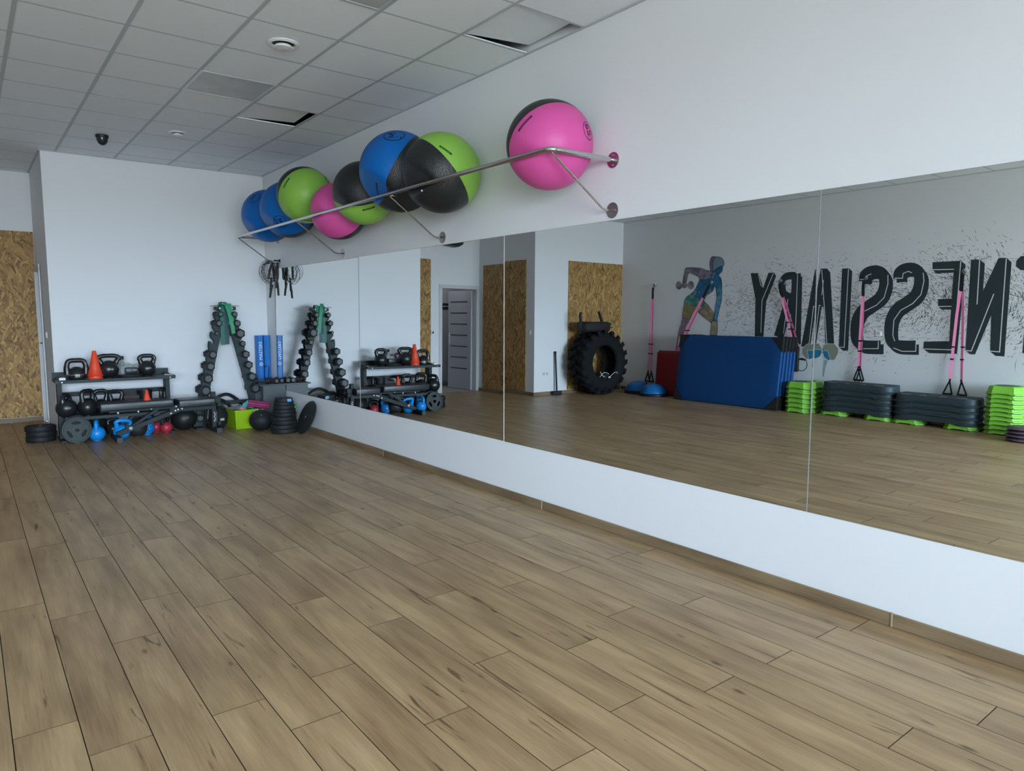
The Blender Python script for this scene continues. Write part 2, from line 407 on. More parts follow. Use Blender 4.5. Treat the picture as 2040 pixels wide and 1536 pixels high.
# front wall with three shop windows
w = MB(); y = YF-0.1; xs = (-7.35, -7.15, -5.05, -4.95, -2.85, -2.70, -1.60, 0.17)
for i in range(0, 8, 2): w.box(((xs[i]+xs[i+1])/2, y, TOPZ/2), (xs[i+1]-xs[i], 0.2, TOPZ))
for i in (1, 3, 5):
    w.box(((xs[i]+xs[i+1])/2, y, 0.25), (xs[i+1]-xs[i], 0.2, 0.50)); w.box(((xs[i]+xs[i+1])/2, y, (2.95+TOPZ)/2), (xs[i+1]-xs[i], 0.2, TOPZ-2.95))
struct('wall_front', w, WALL)
glass, nt, b, N, L = nodes('window_glass'); tb = N('BsdfTransparent'); tb.inputs[0].default_value = (.93, .97, .97, 1); gb = N('BsdfGlossy'); gb.inputs['Roughness'].default_value = 0.0; fz = N('Fresnel'); mx = N('MixShader')
L(fz.outputs[0], mx.inputs[0]); L(tb.outputs[0], mx.inputs[1]); L(gb.outputs[0], mx.inputs[2]); L(mx.outputs[0], nt.nodes['Material Output'].inputs[0])
for k, i in enumerate((1, 3, 5)):
    a, c = xs[i], xs[i+1]; fr = MB()
    for z in (0.525, 2.925): fr.box(((a+c)/2, y, z), (c-a, 0.07, 0.05))
    for x in (a+.025, (a+c)/2, c-.025): fr.box((x, y, 1.725), (0.05, 0.07, 2.38))
    f = struct('window_%d' % (k+1), fr, mat('window_frame_grey', (0.2, 0.21, 0.22), 0.4))
    MB().box(((a+c)/2, y-0.01, 1.725), (c-a-.05, 0.01, 2.36)).build('pane', glass, f, smooth=0)

# hallway beyond the open door
HW = MB(); HW.box((-4.55, 12.75, 1.35), (2.3, 0.1, 2.7)); HW.box((-5.65, 12.2, 1.35), (0.1, 1.2, 2.7)); HW.box((-3.45, 12.2, 1.35), (0.1, 1.2, 2.7)); HW.box((-4.55, 12.2, 2.72), (2.3, 1.2, 0.06))
struct('wall_hallway', HW, GREYW)
struct('trim_1', MB().box((-4.55, 12.69, 0.05), (2.2, 0.012, 0.09)), mat('grey_hall_skirting', (0.25, 0.25, 0.26), 0.5))
hf = struct('floor_hallway', MB().box((-4.55, 12.15, -0.03), (2.3, 1.3, 0.056)), mat('pale_hall_floor', (0.42, 0.41, 0.40), 0.4))
s = thing('sign', 'small black sign with a pale arrow on the hallway wall beyond the open door', 'sign', (-4.86, 12.692, 1.70))
MB().box((0, 0, 0), (0.26, 0.01, 0.13), .002).build('board', BLACK, s)
MB().filled([[(-0.1, .005), (.02, .012), (.01, .03), (.06, 0), (.01, -.03), (.02, -.012), (-.1, -.005)]], 0.002, Matrix.Translation((0, -0.0065, 0)) @ Matrix.Rotation(pi/2, 4, 'X') @ Matrix.Scale(1, 4)).build('arrow', mat('sign_pale', (.45, .47, .47), .6), s)

# doors
def door_leaf(parent, width, height, M, slats=True):
    MB().box((width/2, 0, height/2), (width, 0.04, height), 0.002, M).build('leaf', GREYDOOR, parent, smooth=0)
    for sgn in (-1, 1):
        for k in range(7):
            MB().box((width*0.52, sgn*0.0205, 0.42 + k*0.226), (width*0.74, 0.004, 0.026), 0, M).build('glass_strip', mat('dark_door_glass', (0.04, 0.05, 0.06), 0.15), parent, smooth=0)
def handle(parent, M, side=1):
    h = MB(); h.box((0, 0.003*side, -0.05), (0.036, 0.006, 0.24), 0.002, M); h.tube([M @ Vector(p) for p in ((0, 0, 0), (0, .045*side, 0), (-.02, .055*side, 0), (-.12, .055*side, 0))], 0.009, 8)
    return h.build('door_handle', CHROME, parent)
def door_frame(parent, w, h, M, t=0.07):
    fr = MB()
    for sy in (-1, 1):
        fr.box((-t/2+.01, sy*0.066, h/2), (t, 0.016, h), .002, M); fr.box((w+t/2-.01, sy*0.066, h/2), (t, 0.016, h), .002, M); fr.box((w/2, sy*0.066, h+t/2-.01), (w+2*t-.02, 0.016, t), .002, M)
    fr.box((0.006, 0, h/2), (0.012, 0.12, h), 0, M).box((w-.006, 0, h/2), (0.012, 0.12, h), 0, M).box((w/2, 0, h-.006), (w, 0.12, 0.012), 0, M)
    return fr.build('door_frame', mat('white_door_frame', (0.62, 0.62, 0.64), 0.4), parent, smooth=0)
d1 = bpy.data.objects.new('door_1', None); COL.objects.link(d1); d1.location = (XD+0.05, D1a, 0); d1['kind'] = 'structure'
Md = Matrix.Rotation(pi/2, 4, 'Z')
door_frame(d1, D1b-D1a, DH, Md); door_leaf(d1, D1b-D1a-.03, DH-.02, Matrix.Translation((0, 0.015, 0)) @ Md)
handle(d1, Matrix.Translation((-0.022, D1b-D1a-.09, 1.07)) @ Matrix.Rotation(pi/2, 4, 'Z'), 1)
d2 = bpy.data.objects.new('door_2', None); COL.objects.link(d2); d2.location = (DX0, YN+0.06, 0); d2['kind'] = 'structure'
door_frame(d2, DX1-DX0, DH, Matrix.Identity(4))
Ml = Matrix.Translation((0.035, 0.06, 0.006)) @ Matrix.Rotation(R_(88), 4, 'Z')
door_leaf(d2, 0.78, DH-.03, Ml); handle(d2, Ml @ Matrix.Translation((0.72, -0.022, 1.08)), -1); handle(d2, Ml @ Matrix.Translation((0.72, 0.022, 1.08)), 1)

# skirting
def skirting(name, x0, y0, x1, y1, nx, ny, m, L=2.4, first=None):
    """pieces of skirting board between two points, standing proud along (nx, ny)"""
    base = bpy.data.objects.new(name, None); COL.objects.link(base); base['kind'] = 'structure'; base.location = (x0, y0, 0)
    d = Vector((x1-x0, y1-y0)); tot = d.length; d.normalize(); s = 0; n = 0
    cuts = [0]; c = first if first else L
    while c < tot - 0.05: cuts.append(c); c += L
    cuts.append(tot)
    for a, b2 in zip(cuts, cuts[1:]):
        mx = (a+b2)/2; le = b2-a-0.003
        cx, cy = d.x*mx + nx*0.0075, d.y*mx + ny*0.0075
        dim = (le if abs(d.x) > .5 else 0.015, le if abs(d.y) > .5 else 0.015, 0.064)
        MB().box((0, 0, 0), dim, 0.004).build('skirting_board', m, base, (cx, cy, 0.032))
        if b2 < tot: MB().box((0, 0, 0), (0.012 if abs(d.x) > .5 else 0.019, 0.012 if abs(d.y) > .5 else 0.019, 0.066), 0.003).build('joint_cap', mat('skirting_joint', (0.30, 0.22, 0.14), 0.5), base, (d.x*b2+nx*0.0085, d.y*b2+ny*0.0085, 0.033))
    return base
skirting('baseboard_right', -0.0, YF+0.02, -0.0, YB-.02, -1, 0, WOODX, 2.52, 3.261)
skirting('baseboard_back', XD, YB, -0.02, YB, 0, -1, WOODXX)
skirting('baseboard_niche_right', XD, YB+.02, XD, D1a-.08, -1, 0, WOODX)
skirting('baseboard_niche_back', DX1+.08, YN, XD-.02, YN, 0, -1, WOODXX)
skirting('baseboard_niche_left', XP, YB+.0, XP, YN-.02, 1, 0, WOODX)
skirting('baseboard_pier', XL+.02, YB, XP+.015, YB, 0, -1, WOODXX)
skirting('baseboard_left', XL, YF+.02, XL, YB-.02, 1, 0, WOODX)

# mirrors, each leaning a hair differently, set in the wall recess
PAN = {1: (8.215, -.006, .008), 2: (5.67, -.007, .008), 3: (3.12, -.003, .004), 4: (.58, .002, .003)}
mlabel = {1: 'wall mirror panel nearest the corner, reflecting the tapered dumbbell rack', 2: 'wall mirror panel reflecting the two-tier rack and the open grey door',
          3: 'wall mirror panel reflecting the tractor tyre and blue mats', 4: 'wall mirror panel on the right reflecting the step stacks and painted letters'}
for k, (yc, a, b2) in PAN.items():
    f = lambda y, z: a*(y-yc) + b2*(z-1.25)
    y0, y1 = yc-1.2715, yc+1.2715; m = thing('wall_mirror', mlabel[k], 'mirror', (0, yc, MZ0), group=None)
    vs = [(f(y, z)+dx, y-yc, z-MZ0) for dx in (0, 0.004) for y, z in ((y0, MZ0+.001), (y1, MZ0+.001), (y1, MZ1-.001), (y0, MZ1-.001))]
    MB().add(vs[:4], [(0, 1, 2, 3)]).build('silvered_glass', MIRROR, m, smooth=0, normals=False)
    MB().add([(x+.0002, y, z) for x, y, z in vs], [(4, 5, 6, 7), (0, 1, 5, 4), (1, 2, 6, 5), (2, 3, 7, 6), (3, 0, 4, 7)]).build('glass_edge', EDGE, m, smooth=0)
for k in (1, 2, 3):
    yc, a, b2 = PAN[k]; y0 = yc-1.273
    xt = [min(a*(y0-yc)+b2*(z-1.25), PAN[k+1][1]*(y0-PAN[k+1][0])+PAN[k+1][2]*(z-1.25)) for z in (MZ0, MZ1)]
    MB().add([(xt[0]-.003, y0-.0017, MZ0+.002), (xt[0]-.003, y0+.0017, MZ0+.002), (xt[1]-.003, y0+.0017, MZ1-.002), (xt[1]-.003, y0-.0017, MZ1-.002), (.02, y0-.0017, MZ0+.002), (.02, y0+.0017, MZ0+.002), (.02, y0+.0017, MZ1-.002), (.02, y0-.0017, MZ1-.002)],
             [(0, 1, 2, 3), (0, 1, 5, 4), (1, 2, 6, 5), (2, 3, 7, 6), (3, 0, 4, 7)]).build('trim_%d' % (k+1), mat('mirror_joint_strip_%d' % k, ((0.22,)*3, (0.62, 0.60, 0.55), (0.20,)*3)[k-1], 0.5), smooth=0)['kind'] = 'structure'
MB().box((0.004, M1-.001, (MZ0+MZ1)/2), (0.03, 0.003, MZ1-MZ0-.002)).build('trim_5', mat('mirror_end_strip', (0.16, 0.17, 0.17), 0.4), smooth=0)['kind'] = 'structure'

# ceiling: dark void above a hung grid of tiles
ce = struct('ceiling', MB().box((XL/2, (YF+YB)/2, TOPZ+.03), (-XL+.3, YB-YF+.4, 0.06)).box(((XP+XD)/2, (YB+YN)/2+.1, TOPZ+.03), (XD-XP+.3, YN-YB+.1, .06)), DARKVOID)
xg = [0.0, -0.582]
while xg[-1] - 0.6 > XL: xg.append(xg[-1] - 0.6)
xg.append(XL)
yg = [3.52 + 0.6*k for k in range(-14, 14)]
def tile_mesh(w, l):
    return MB().box((0, 0, 0.0095), (w-.004, l-.004, 0.015), 0.0)
std = None
panel_tiles = ((-1.48, 3.82), (-1.48, 6.22)); lifted = ((-0.29, 3.82), (-0.88, 6.82))
for i in range(len(xg)-1):
    for j in range(len(yg)):
        xa, xb = xg[i+1], xg[i]; ya, yb = yg[j], yg[j]+0.6
        cx = (xa+xb)/2; lim = YN if XP < cx < XD else YB
        ya = max(ya, YF); yb = min(yb, lim)
        if yb - ya < 0.02 or xb - xa < 0.02: continue
        cy = (ya+yb)/2
        if any(abs(cx-p)+abs(cy-q) < .1 for p, q in lifted): continue
        w_, l_ = xb-xa, yb-ya
        if any(abs(cx-p)+abs(cy-q) < .1 for p, q in panel_tiles): continue
        if abs(w_-.6) < 1e-4 and abs(l_-.6) < 1e-4:
            if std is None: std = tile_mesh(w_, l_).build('tile', TILE, ce, (cx, cy, CZ), smooth=0)
            else:
                o = std.copy(); COL.objects.link(o); o.location = (cx, cy, CZ)
        else: tile_mesh(w_, l_).build('tile', TILE, ce, (cx, cy, CZ), smooth=0)
# two tiles pushed up out of the grid, leaving dark gaps
for (x0, y0, x1, y1, dz, gap) in ((-0.582, 3.52, 0.0, 4.12, (0.012, 0.045, 0.075, 0.012), (.055, .03)), (-1.182, 6.52, -0.582, 7.12, (0.012, 0.035, 0.06, 0.012), (.05, .02))):
    P = [(x0+.005, y0+.005), (x1-gap[0], y0+.005), (x1-.02, y1-gap[1]-.02), (x0+.005, y1-gap[1]*.3)]
    z = (CZ+dz[0], CZ+dz[1], CZ+dz[2]*.6, CZ+dz[3])
    vs = [(p[0], p[1], q) for p, q in zip(P, z)] + [(p[0], p[1], q+.015) for p, q in zip(P, z)]
    MB().add(vs, [(0, 1, 2, 3), (7, 6, 5, 4), (0, 1, 5, 4), (1, 2, 6, 5), (2, 3, 7, 6), (3, 0, 4, 7)]).build('tile', TILE, ce, smooth=0)['label'] = 'lifted tile with a dark gap'
PANEL = mat('light_panel_diffuser', (0.50, 0.50, 0.49), 0.35, var=(5, 0.12))
for p, q in panel_tiles:
    t = thing('ceiling_light', ('square switched-off ceiling light panel at the very top of the photo' if q < 5 else 'greyish dull square ceiling light panel, switched off, beside the farther lifted tile'), 'ceiling light', (p, q, CZ))
    MB().box((0, 0, 0.003), (0.56, 0.56, 0.006)).build('diffuser', PANEL, t, smooth=0)
    f = MB()
    for s in (-1, 1): f.box((s*.288, 0, 0.002), (0.022, 0.594, 0.010), .002).box((0, s*.288, 0.002), (0.554, 0.022, 0.010), .002)
    f.build('frame', mat('light_panel_frame', (0.62, 0.64, 0.66), 0.3, 0.3), t)
for x in xg[1:-1]:
    y1 = YN if XP < x < XD else YB
    MB().box((0, 0, 0), (0.026, y1-YF, 0.006)).build('grid_runner', GRID, ce, (x, (y1+YF)/2, CZ+.0025), smooth=0)
for y in yg:
    if YF < y < YB: MB().box((0, 0, 0), (-XL, 0.020, 0.004)).build('grid_cross_bar', GRID, ce, (XL/2, y, CZ+.0035), smooth=0)
    elif YB < y < YN: MB().box((0, 0, 0), (XD-XP, 0.020, 0.004)).build('grid_cross_bar', GRID, ce, ((XD+XP)/2, y, CZ+.0035), smooth=0)
tr = MB(); tr.box((-.01, (YF+YB)/2, CZ-.002), (.02, YB-YF, .006)); tr.box((XL+.01, (YF+YB)/2, CZ-.002), (.02, YB-YF, .006)); tr.box((XD/2, YB-.01, CZ-.002), (-XD, .02, .006)); tr.box(((XL+XP)/2, YB-.01, CZ-.002), (XP-XL, .02, .006))
tr.box((XD-.01, (YB+YN)/2, CZ-.002), (.02, YN-YB, .006)); tr.box(((XD+XP)/2, YN-.01, CZ-.002), (XD-XP, .02, .006))
tr.build('wall_angle', GRID, ce, smooth=0)

# vents and camera under the ceiling
def vent(x, y, r, label):
    t = thing('ceiling_vent', label, 'vent', (x, y, CZ))
    MB().lathe([(r, 0.0), (r, -.006), (r*.82, -.014), (r*.76, -.006), (r*.72, .0)], 32).build('rim', WHITEP, t)
    MB().lathe([(r*.70, -.001), (r*.70, -.0015)], 32).build('throat', BLACK, t)
    MB().lathe([(0, -.014), (r*.5, -.014), (r*.58, -.024), (r*.55, -.032), (r*.3, -.036), (0, -.037)], 32).build('disc', WHITEP, t)
vent(-1.47, 5.0, 0.105, 'round white ceiling vent, the larger one near the top of the photo')
vent(-1.47, 8.05, 0.085, 'round white ceiling vent, the smaller one farther back near the camera dome')
t = thing('security_camera', 'small black dome security camera hanging from the ceiling tiles', 'camera', (-2.07, 8.66, CZ))
MB().lathe([(0.062, 0), (0.062, -.02), (.058, -.03)], 24).build('housing', BLACK, t)
MB().lathe([(0.055, -.03), (.052, -.06), (.038, -.088), (.018, -.102), (0, -.106)], 24).build('dome', mat('dark_dome', (.02, .03, .03), .08), t)
t = thing('speaker', 'black wedge loudspeaker mounted high on the wall above the open door', 'speaker', (-4.16, YN-.11, 2.88))
MB().prism([(-.24, .07), (.24, .07), (.19, -.05), (-.10, -.08), (-.2, -.03)], 0.18, Matrix.Translation((0, -.09, 0)) @ Matrix.Rotation(-pi/2, 4, 'X') @ Matrix.Scale(-1, 4, (0, 1, 0)) @ Matrix.Translation((0, 0, -.0))).build('cabinet', BLACK, t)
MB().box((0, .09, 0), (.06, .06, .06)).build('bracket', BLACK, t)

# strand-board cladding
def osb_panel(c, d, label, axis):
    mb = MB().box((0, 0, 0), d, 0.002)
    o = mb.build('strand_board_panel', OSB, None, c, smooth=0); uv = o.data.uv_layers.new(name='UVMap')
    for lp in o.data.loops:
        v = o.data.vertices[lp.vertex_index].co
        uv.data[lp.index].uv = (v.x if axis == 'x' else v.y, v.z)
    return tag(o, label, 'panel')
osb_panel(((-3.76+XD)/2-.002, YN-.008, 1.31), (XD+3.76-.008, 0.014, 2.48), 'tall strand board panel with pale flakes on the far niche wall beside the white door', 'x')
osb_panel((XP+.008, 10.72, 1.28), (0.014, 1.27, 2.42), 'shaded strand board panel on the niche side wall, beside the open grey door', 'y')
osb_panel(((-7.185-5.72)/2, YB-.008, 1.285), (1.465, 0.014, 2.43), 'strand board panel on the wall behind the tractor tyre', 'x')

# switches and sockets
def plate_switch(loc, rz, label, socket=False, w=.08):
    t = thing('wall_socket' if socket else 'light_switch', label, 'socket' if socket else 'switch', loc, rz)
    MB().box((0, -.005, 0), (w, .01, .08), .003).build('plate', WHITEP, t)
    if socket:
        for s in ((-.038, .038) if w > .1 else (0,)):
            MB().cyl((s, -.0105, 0), (s, -.0100, 0), .022, 20).build('socket_face', mat('socket_shadow', (.45, .45, .45), .5), t)
            for q in (-.009, .009): MB().cyl((s+q, -.0115, 0), (s+q, -.0104, 0), .0028, 8).build('pin_hole', BLACK, t)
    else: MB().box((0, -.012, 0), (.05, .006, .055), .002, Matrix.Rotation(.06, 4, 'X')).build('rocker', WHITEP, t)
    return t
t = plate_switch((-3.80, YN-.016, 1.17), 0, 'white square switch with a dark centre at the edge of the strand board strip')
MB().cyl((0, -.017, 0), (0, -.015, 0), .02, 16).build('dial', BLACK, t)
plate_switch((XP, 9.98, 1.16), pi/2, 'white light switch on the shaded wall beside the pier corner')
plate_switch((XD, 10.45, 1.2), -pi/2, 'pale light switch beside the frame of the narrow white door')
plate_switch((-5.17, YB, 0.40), 0, 'white double wall socket low on the pier left of the sledgehammer', True, .15)
plate_switch((XL, 4.87, 1.22), pi/2, 'white wall socket half hidden among the painted letters', True)

# ================================================================== MURAL ON THE LEFT WALL (flat print, drawn in wall coordinates y, z)
LET = {
 'Y':[(6.935,2.200),(6.789,2.196),(6.687,1.955),(6.605,2.192),(6.508,2.192),(6.461,2.138),(6.622,1.724),(6.650,1.141),(6.812,1.142),(6.827,1.760)],
 'N':[(3.726,2.215),(3.620,2.209),(3.562,2.153),(3.561,1.803),(3.413,2.215),(3.322,2.214),(3.264,2.155),(3.268,0.957),(3.369,0.960),(3.432,1.016),(3.449,1.481),(3.603,0.969),(3.661,0.967),(3.721,1.016)],
 'E':[(4.195,2.209),(3.847,2.209),(3.786,2.156),(3.818,0.966),(4.165,0.961),(4.246,1.016),(4.246,1.119),(3.925,1.135),(3.927,1.561),(4.048,1.562),(4.091,1.603),(4.097,1.705),(3.926,1.706),(3.924,2.054),(4.133,2.057),(4.189,2.107)],
 'I':[(5.461,2.186),(5.357,2.187),(5.303,2.140),(5.305,0.952),(5.379,0.943),(5.452,0.997)],
 'Al':[(5.800,2.203),(5.690,2.200),(5.821,1.008),(5.972,1.000)],
 'Ar':[(5.780,2.200),(5.700,2.200),(5.645,2.140),(5.523,1.006),(5.663,1.008)],
 'Ab':[(5.833,1.750),(5.723,1.733),(5.722,1.613),(5.846,1.621)],
 'S2':[(4.626,2.001),(4.623,2.086),(4.568,2.132),(4.478,2.142),(4.397,2.107),(4.347,2.021),(4.350,1.876),(4.406,1.752),(4.522,1.660),(4.639,1.565),(4.699,1.436),(4.711,1.285),(4.688,1.133),(4.611,1.060),(4.488,1.049),(4.347,1.054)],
 'S1':[(5.116,1.989),(5.112,2.074),(5.054,2.120),(4.960,2.130),(4.875,2.095),(4.823,2.009),(4.828,1.864),(4.887,1.739),(5.008,1.646),(5.131,1.551),(5.194,1.422),(5.208,1.270),(5.185,1.119),(5.105,1.045),(4.975,1.035),(4.828,1.040)],
 'Rs':[(6.112,2.159),(6.086,1.083)],
 'Rb':[(6.123,2.124),(6.266,2.123),(6.334,2.061),(6.344,1.928),(6.297,1.830),(6.133,1.796)],
 'Rl':[(6.206,1.804),(6.393,1.148)],
 'white':[[(3.625,2.201),(3.620,1.628)],
  [(3.436,1.761),(3.650,1.011),(3.718,1.016)],
  [(3.325,2.206),(3.325,1.013),(3.429,1.020)],
  [(3.846,2.203),(3.867,1.018),(4.240,1.016)],
  [(4.189,2.107),(3.922,2.099)],
  [(4.091,1.603),(3.924,1.605)],
  [(5.362,2.181),(5.368,0.996),(5.447,0.997)],
  [(5.782,2.186),(5.639,1.009)],
  [(5.748,2.027),(5.761,1.795)],
  [(5.843,1.043),(5.797,1.637),(5.772,1.627)],
  [(4.685,2.014),(4.578,2.006),(4.573,2.073),(4.506,2.101),(4.455,2.078)],
  [(4.307,2.071),(4.290,1.957),(4.319,1.771),(4.420,1.648),(4.577,1.554),(4.662,1.415),(4.665,1.199),(4.635,1.113)],
  [(4.650,1.016),(4.524,0.971),(4.343,0.978),(4.346,1.111)],
  [(5.183,2.012),(5.090,2.013),(5.084,2.063),(5.018,2.089)],
  [(4.781,2.061),(4.774,1.932),(4.816,1.739),(4.917,1.632),(5.087,1.545)],
  [(5.080,0.988),(4.861,0.997),(4.863,1.107)],
  [(6.088,2.186),(6.081,1.252)],
  [(6.181,1.983),(6.246,1.985),(6.241,1.877),(6.193,1.852)],
  [(6.235,1.757),(6.288,1.199)],
  [(6.312,1.988),(6.288,2.047),(6.198,2.063)],
  [(6.791,2.189),(6.738,2.001),(6.687,1.955)],
  [(6.515,2.177),(6.702,1.736),(6.698,1.207)]],
 'f_pony':[(7.743,2.252),(7.772,2.380),(7.766,2.476),(7.732,2.527),(7.674,2.532),(7.617,2.514),(7.672,2.470),(7.694,2.399),(7.688,2.267)],
 'f_head':[(7.689,2.291),(7.695,2.423),(7.665,2.487),(7.595,2.519),(7.524,2.497),(7.473,2.440),(7.460,2.380),(7.482,2.340),(7.532,2.343),(7.616,2.312),(7.657,2.272)],
 'f_face':[(7.657,2.278),(7.616,2.318),(7.532,2.355),(7.487,2.341),(7.490,2.281),(7.506,2.241),(7.538,2.224),(7.557,2.195),(7.597,2.206)],
 'f_arm_raised':[(8.278,2.360),(8.148,2.361),(7.951,2.338),(7.817,2.288),(7.693,2.273),(7.739,2.149),(7.855,2.129),(7.972,2.097),(7.982,2.171),(8.067,2.218),(8.213,2.265),(8.261,2.108),(8.258,2.008),(8.335,1.995),(8.353,2.061),(8.327,2.210),(8.301,2.334)],
 'f_torso':[(7.693,2.273),(7.657,2.272),(7.597,2.209),(7.524,2.152),(7.498,2.056),(7.499,1.961),(7.617,1.988),(7.653,2.002),(7.672,1.930),(7.743,1.883),(7.814,1.848),(7.870,1.764),(8.052,1.829),(8.153,1.880),(8.086,1.928),(8.029,2.013),(7.987,2.098),(7.855,2.129),(7.739,2.149)],
 'f_arm_straight':[(7.617,1.988),(7.495,1.985),(7.490,1.746),(7.524,1.627),(7.566,1.434),(7.571,1.386),(7.651,1.398),(7.626,1.507),(7.617,1.627),(7.588,1.796)],
 'f_hip':[(8.153,1.880),(8.052,1.829),(7.870,1.764),(7.839,1.721),(7.880,1.654),(8.015,1.643),(8.107,1.668),(8.294,1.720),(8.288,1.771),(8.251,1.826)],
 'f_thigh_back':[(8.294,1.720),(8.107,1.668),(8.015,1.643),(8.058,1.581),(8.115,1.494),(8.166,1.413),(8.331,1.456),(8.320,1.595)],
 'f_calf_back':[(8.331,1.456),(8.166,1.413),(8.239,1.280),(8.295,1.121),(8.397,1.087),(8.430,0.907),(8.467,0.835),(8.448,0.970),(8.422,1.124),(8.395,1.252),(8.365,1.316)],
 'f_thigh_front':[(7.880,1.654),(7.839,1.721),(7.779,1.690),(7.642,1.543),(7.612,1.507),(7.651,1.398),(7.685,1.361),(7.919,1.507),(7.982,1.568)],
 'f_shin':[(7.651,1.404),(7.572,1.416),(7.556,1.374),(7.561,1.144),(7.699,1.141),(7.690,1.288),(7.686,1.367)],
 'f_dumbbell_bar':[(8.496,2.072),(8.099,2.062),(8.097,2.015),(8.494,2.025)],
 'f_plate1':[(8.365,2.042),(8.371,2.007),(8.391,1.981),(8.420,1.969),(8.452,1.974),(8.479,1.996),(8.495,2.028),(8.497,2.065),(8.483,2.096),(8.457,2.116),(8.426,2.119),(8.396,2.105),(8.374,2.078)],
 'f_plate2':[(8.090,2.037),(8.097,2.003),(8.117,1.977),(8.148,1.965),(8.181,1.970),(8.209,1.992),(8.225,2.024),(8.227,2.060),(8.212,2.091),(8.186,2.110),(8.153,2.113),(8.122,2.099),(8.099,2.072)],
 'd_h1':[(5.955,0.966),(5.872,1.047),(5.769,1.043),(5.714,0.954),(5.737,0.845),(5.814,0.803),(5.884,0.811),(5.945,0.879)],
 'd_h1blue':[(5.867,0.942),(5.799,0.950),(5.717,0.943),(5.739,0.845),(5.814,0.803),(5.837,0.808)],
 'd_hbar':[(5.726,0.953),(5.690,0.963),(5.686,0.889),(5.731,0.897),(5.786,0.852),(5.732,0.861)],
 'd_h2':[(5.693,1.022),(5.628,1.046),(5.518,1.044),(5.455,0.972),(5.457,0.899),(5.506,0.801),(5.615,0.787),(5.678,0.836),(5.716,0.930)],
 'd_h2blue':[(5.711,0.931),(5.622,0.934),(5.577,0.796),(5.615,0.787),(5.677,0.820)],
 'd_drip':[(5.679,0.793),(5.615,0.787),(5.652,0.644),(5.666,0.525),(5.689,0.534),(5.691,0.652)],
}

mural = thing('wall_mural', 'printed wall mural with big dark block letters, ink spatter and a colourful exercising woman', 'mural', (XL, 0, 0))
MX = {'n': 0}
def flat_poly(name, loops, m, layer, label=None):
    """thin print on the wall, layer millimetres proud"""
    mb = MB()
    for li, lp in enumerate(loops):
        a = sum(lp[i][0]*lp[(i+1) % len(lp)][1] - lp[(i+1) % len(lp)][0]*lp[i][1] for i in range(len(lp)))
        if a < 0: lp = lp[::-1]
        t = bmesh.new(); vs = [t.verts.new((layer*.0006 + min(li, 90)*8e-6, p[0], p[1])) for p in lp]; t.faces.new(vs); t.normal_update()
        bmesh.ops.triangulate(t, faces=t.faces[:], ngon_method='EAR_CLIP'); mb.merge(t)
    o = mb.build(name, m, mural, smooth=0, normals=False)
    if label: o['label'] = label
    return o
def stroke(pts, w, closed=False):
    """quads along a polyline, mitred"""
    out = []; n = len(pts); L_ = []; R__ = []
    for i in range(n):
        a = Vector(pts[max(i-1, 0)]); b = Vector(pts[i]); c = Vector(pts[min(i+1, n-1)])
        d1 = (b-a).normalized() if i else (c-b).normalized(); d2 = (c-b).normalized() if i < n-1 else d1
        d = (d1+d2).normalized(); nrm = Vector((-d.y, d.x)); k = 1/max(.5, nrm.dot(Vector((-d1.y, d1.x))))
        L_.append(b+nrm*w/2*k); R__.append(b-nrm*w/2*k)
    for i in range(n-1): out.append([tuple(L_[i]), tuple(L_[i+1]), tuple(R__[i+1]), tuple(R__[i])])
    return out
def spath(p, n=5): return [(q.x, q.y) for q in smoothpath([(a, b, 0) for a, b in p], n)]
sh = lambda lp: [(a-.045, b-.05) for a, b in lp]
flat_poly('letter_y', [LET['Y']], MURALINK, 3); flat_poly('letter_n', [LET['N']], MURALINK, 3); flat_poly('letter_e', [LET['E']], MURALINK, 3); flat_poly('letter_i', [LET['I']], MURALINK, 3)
flat_poly('letter_a', [LET['Al'], LET['Ar'], LET['Ab']], MURALINK, 3)
for k in ('S1', 'S2'):
    p = spath(LET[k]); flat_poly('letter_s', stroke(p, .155) + stroke(sh(p), .145), MURALINK, 3)
rb = spath(LET['Rb'])
flat_poly('letter_r', stroke(LET['Rs'], .155) + stroke(sh(LET['Rs']), .12) + stroke(rb, .12) + stroke(LET['Rl'], .13) + stroke(sh(LET['Rl']), .1), MURALINK, 3)
flat_poly('letter_t', [[(2.83, 2.225), (3.17, 2.225), (3.215, 2.17), (3.215, 2.10), (3.16, 2.05), (3.075, 2.05), (3.075, 1.02), (3.03, .965), (2.96, .965), (2.905, 1.02), (2.905, 2.06), (2.83, 2.06)]], MURALINK, 3)
flat_poly('letter_i', [[(2.73, 2.225), (2.60, 2.225), (2.56, 2.17), (2.56, .965), (2.65, .965), (2.73, 1.01)]], MURALINK, 3)
flat_poly('letter_f', [[(2.46, 2.225), (2.04, 2.225), (1.99, 2.17), (1.99, 2.05), (2.26, 2.05), (2.26, 1.72), (2.06, 1.72), (2.06, 1.56), (2.26, 1.56), (2.26, .965), (2.40, .965), (2.46, 1.01)]], MURALINK, 3)
hl = flat_poly('letter_highlight', [q for p in LET['white'] for q in stroke(p, .011)] + [q for p in ([(3.03, 2.05), (3.03, 1.01), (2.905, 1.01)], [(2.60, 2.22), (2.60, 1.01), (2.73, 1.01)], [(2.03, 2.22), (2.03, 2.1), (2.3, 2.1), (2.3, 1.01)]) for q in stroke(p, .011)], MURALLINE, 4.5); hl['kind'] = 'stuff'
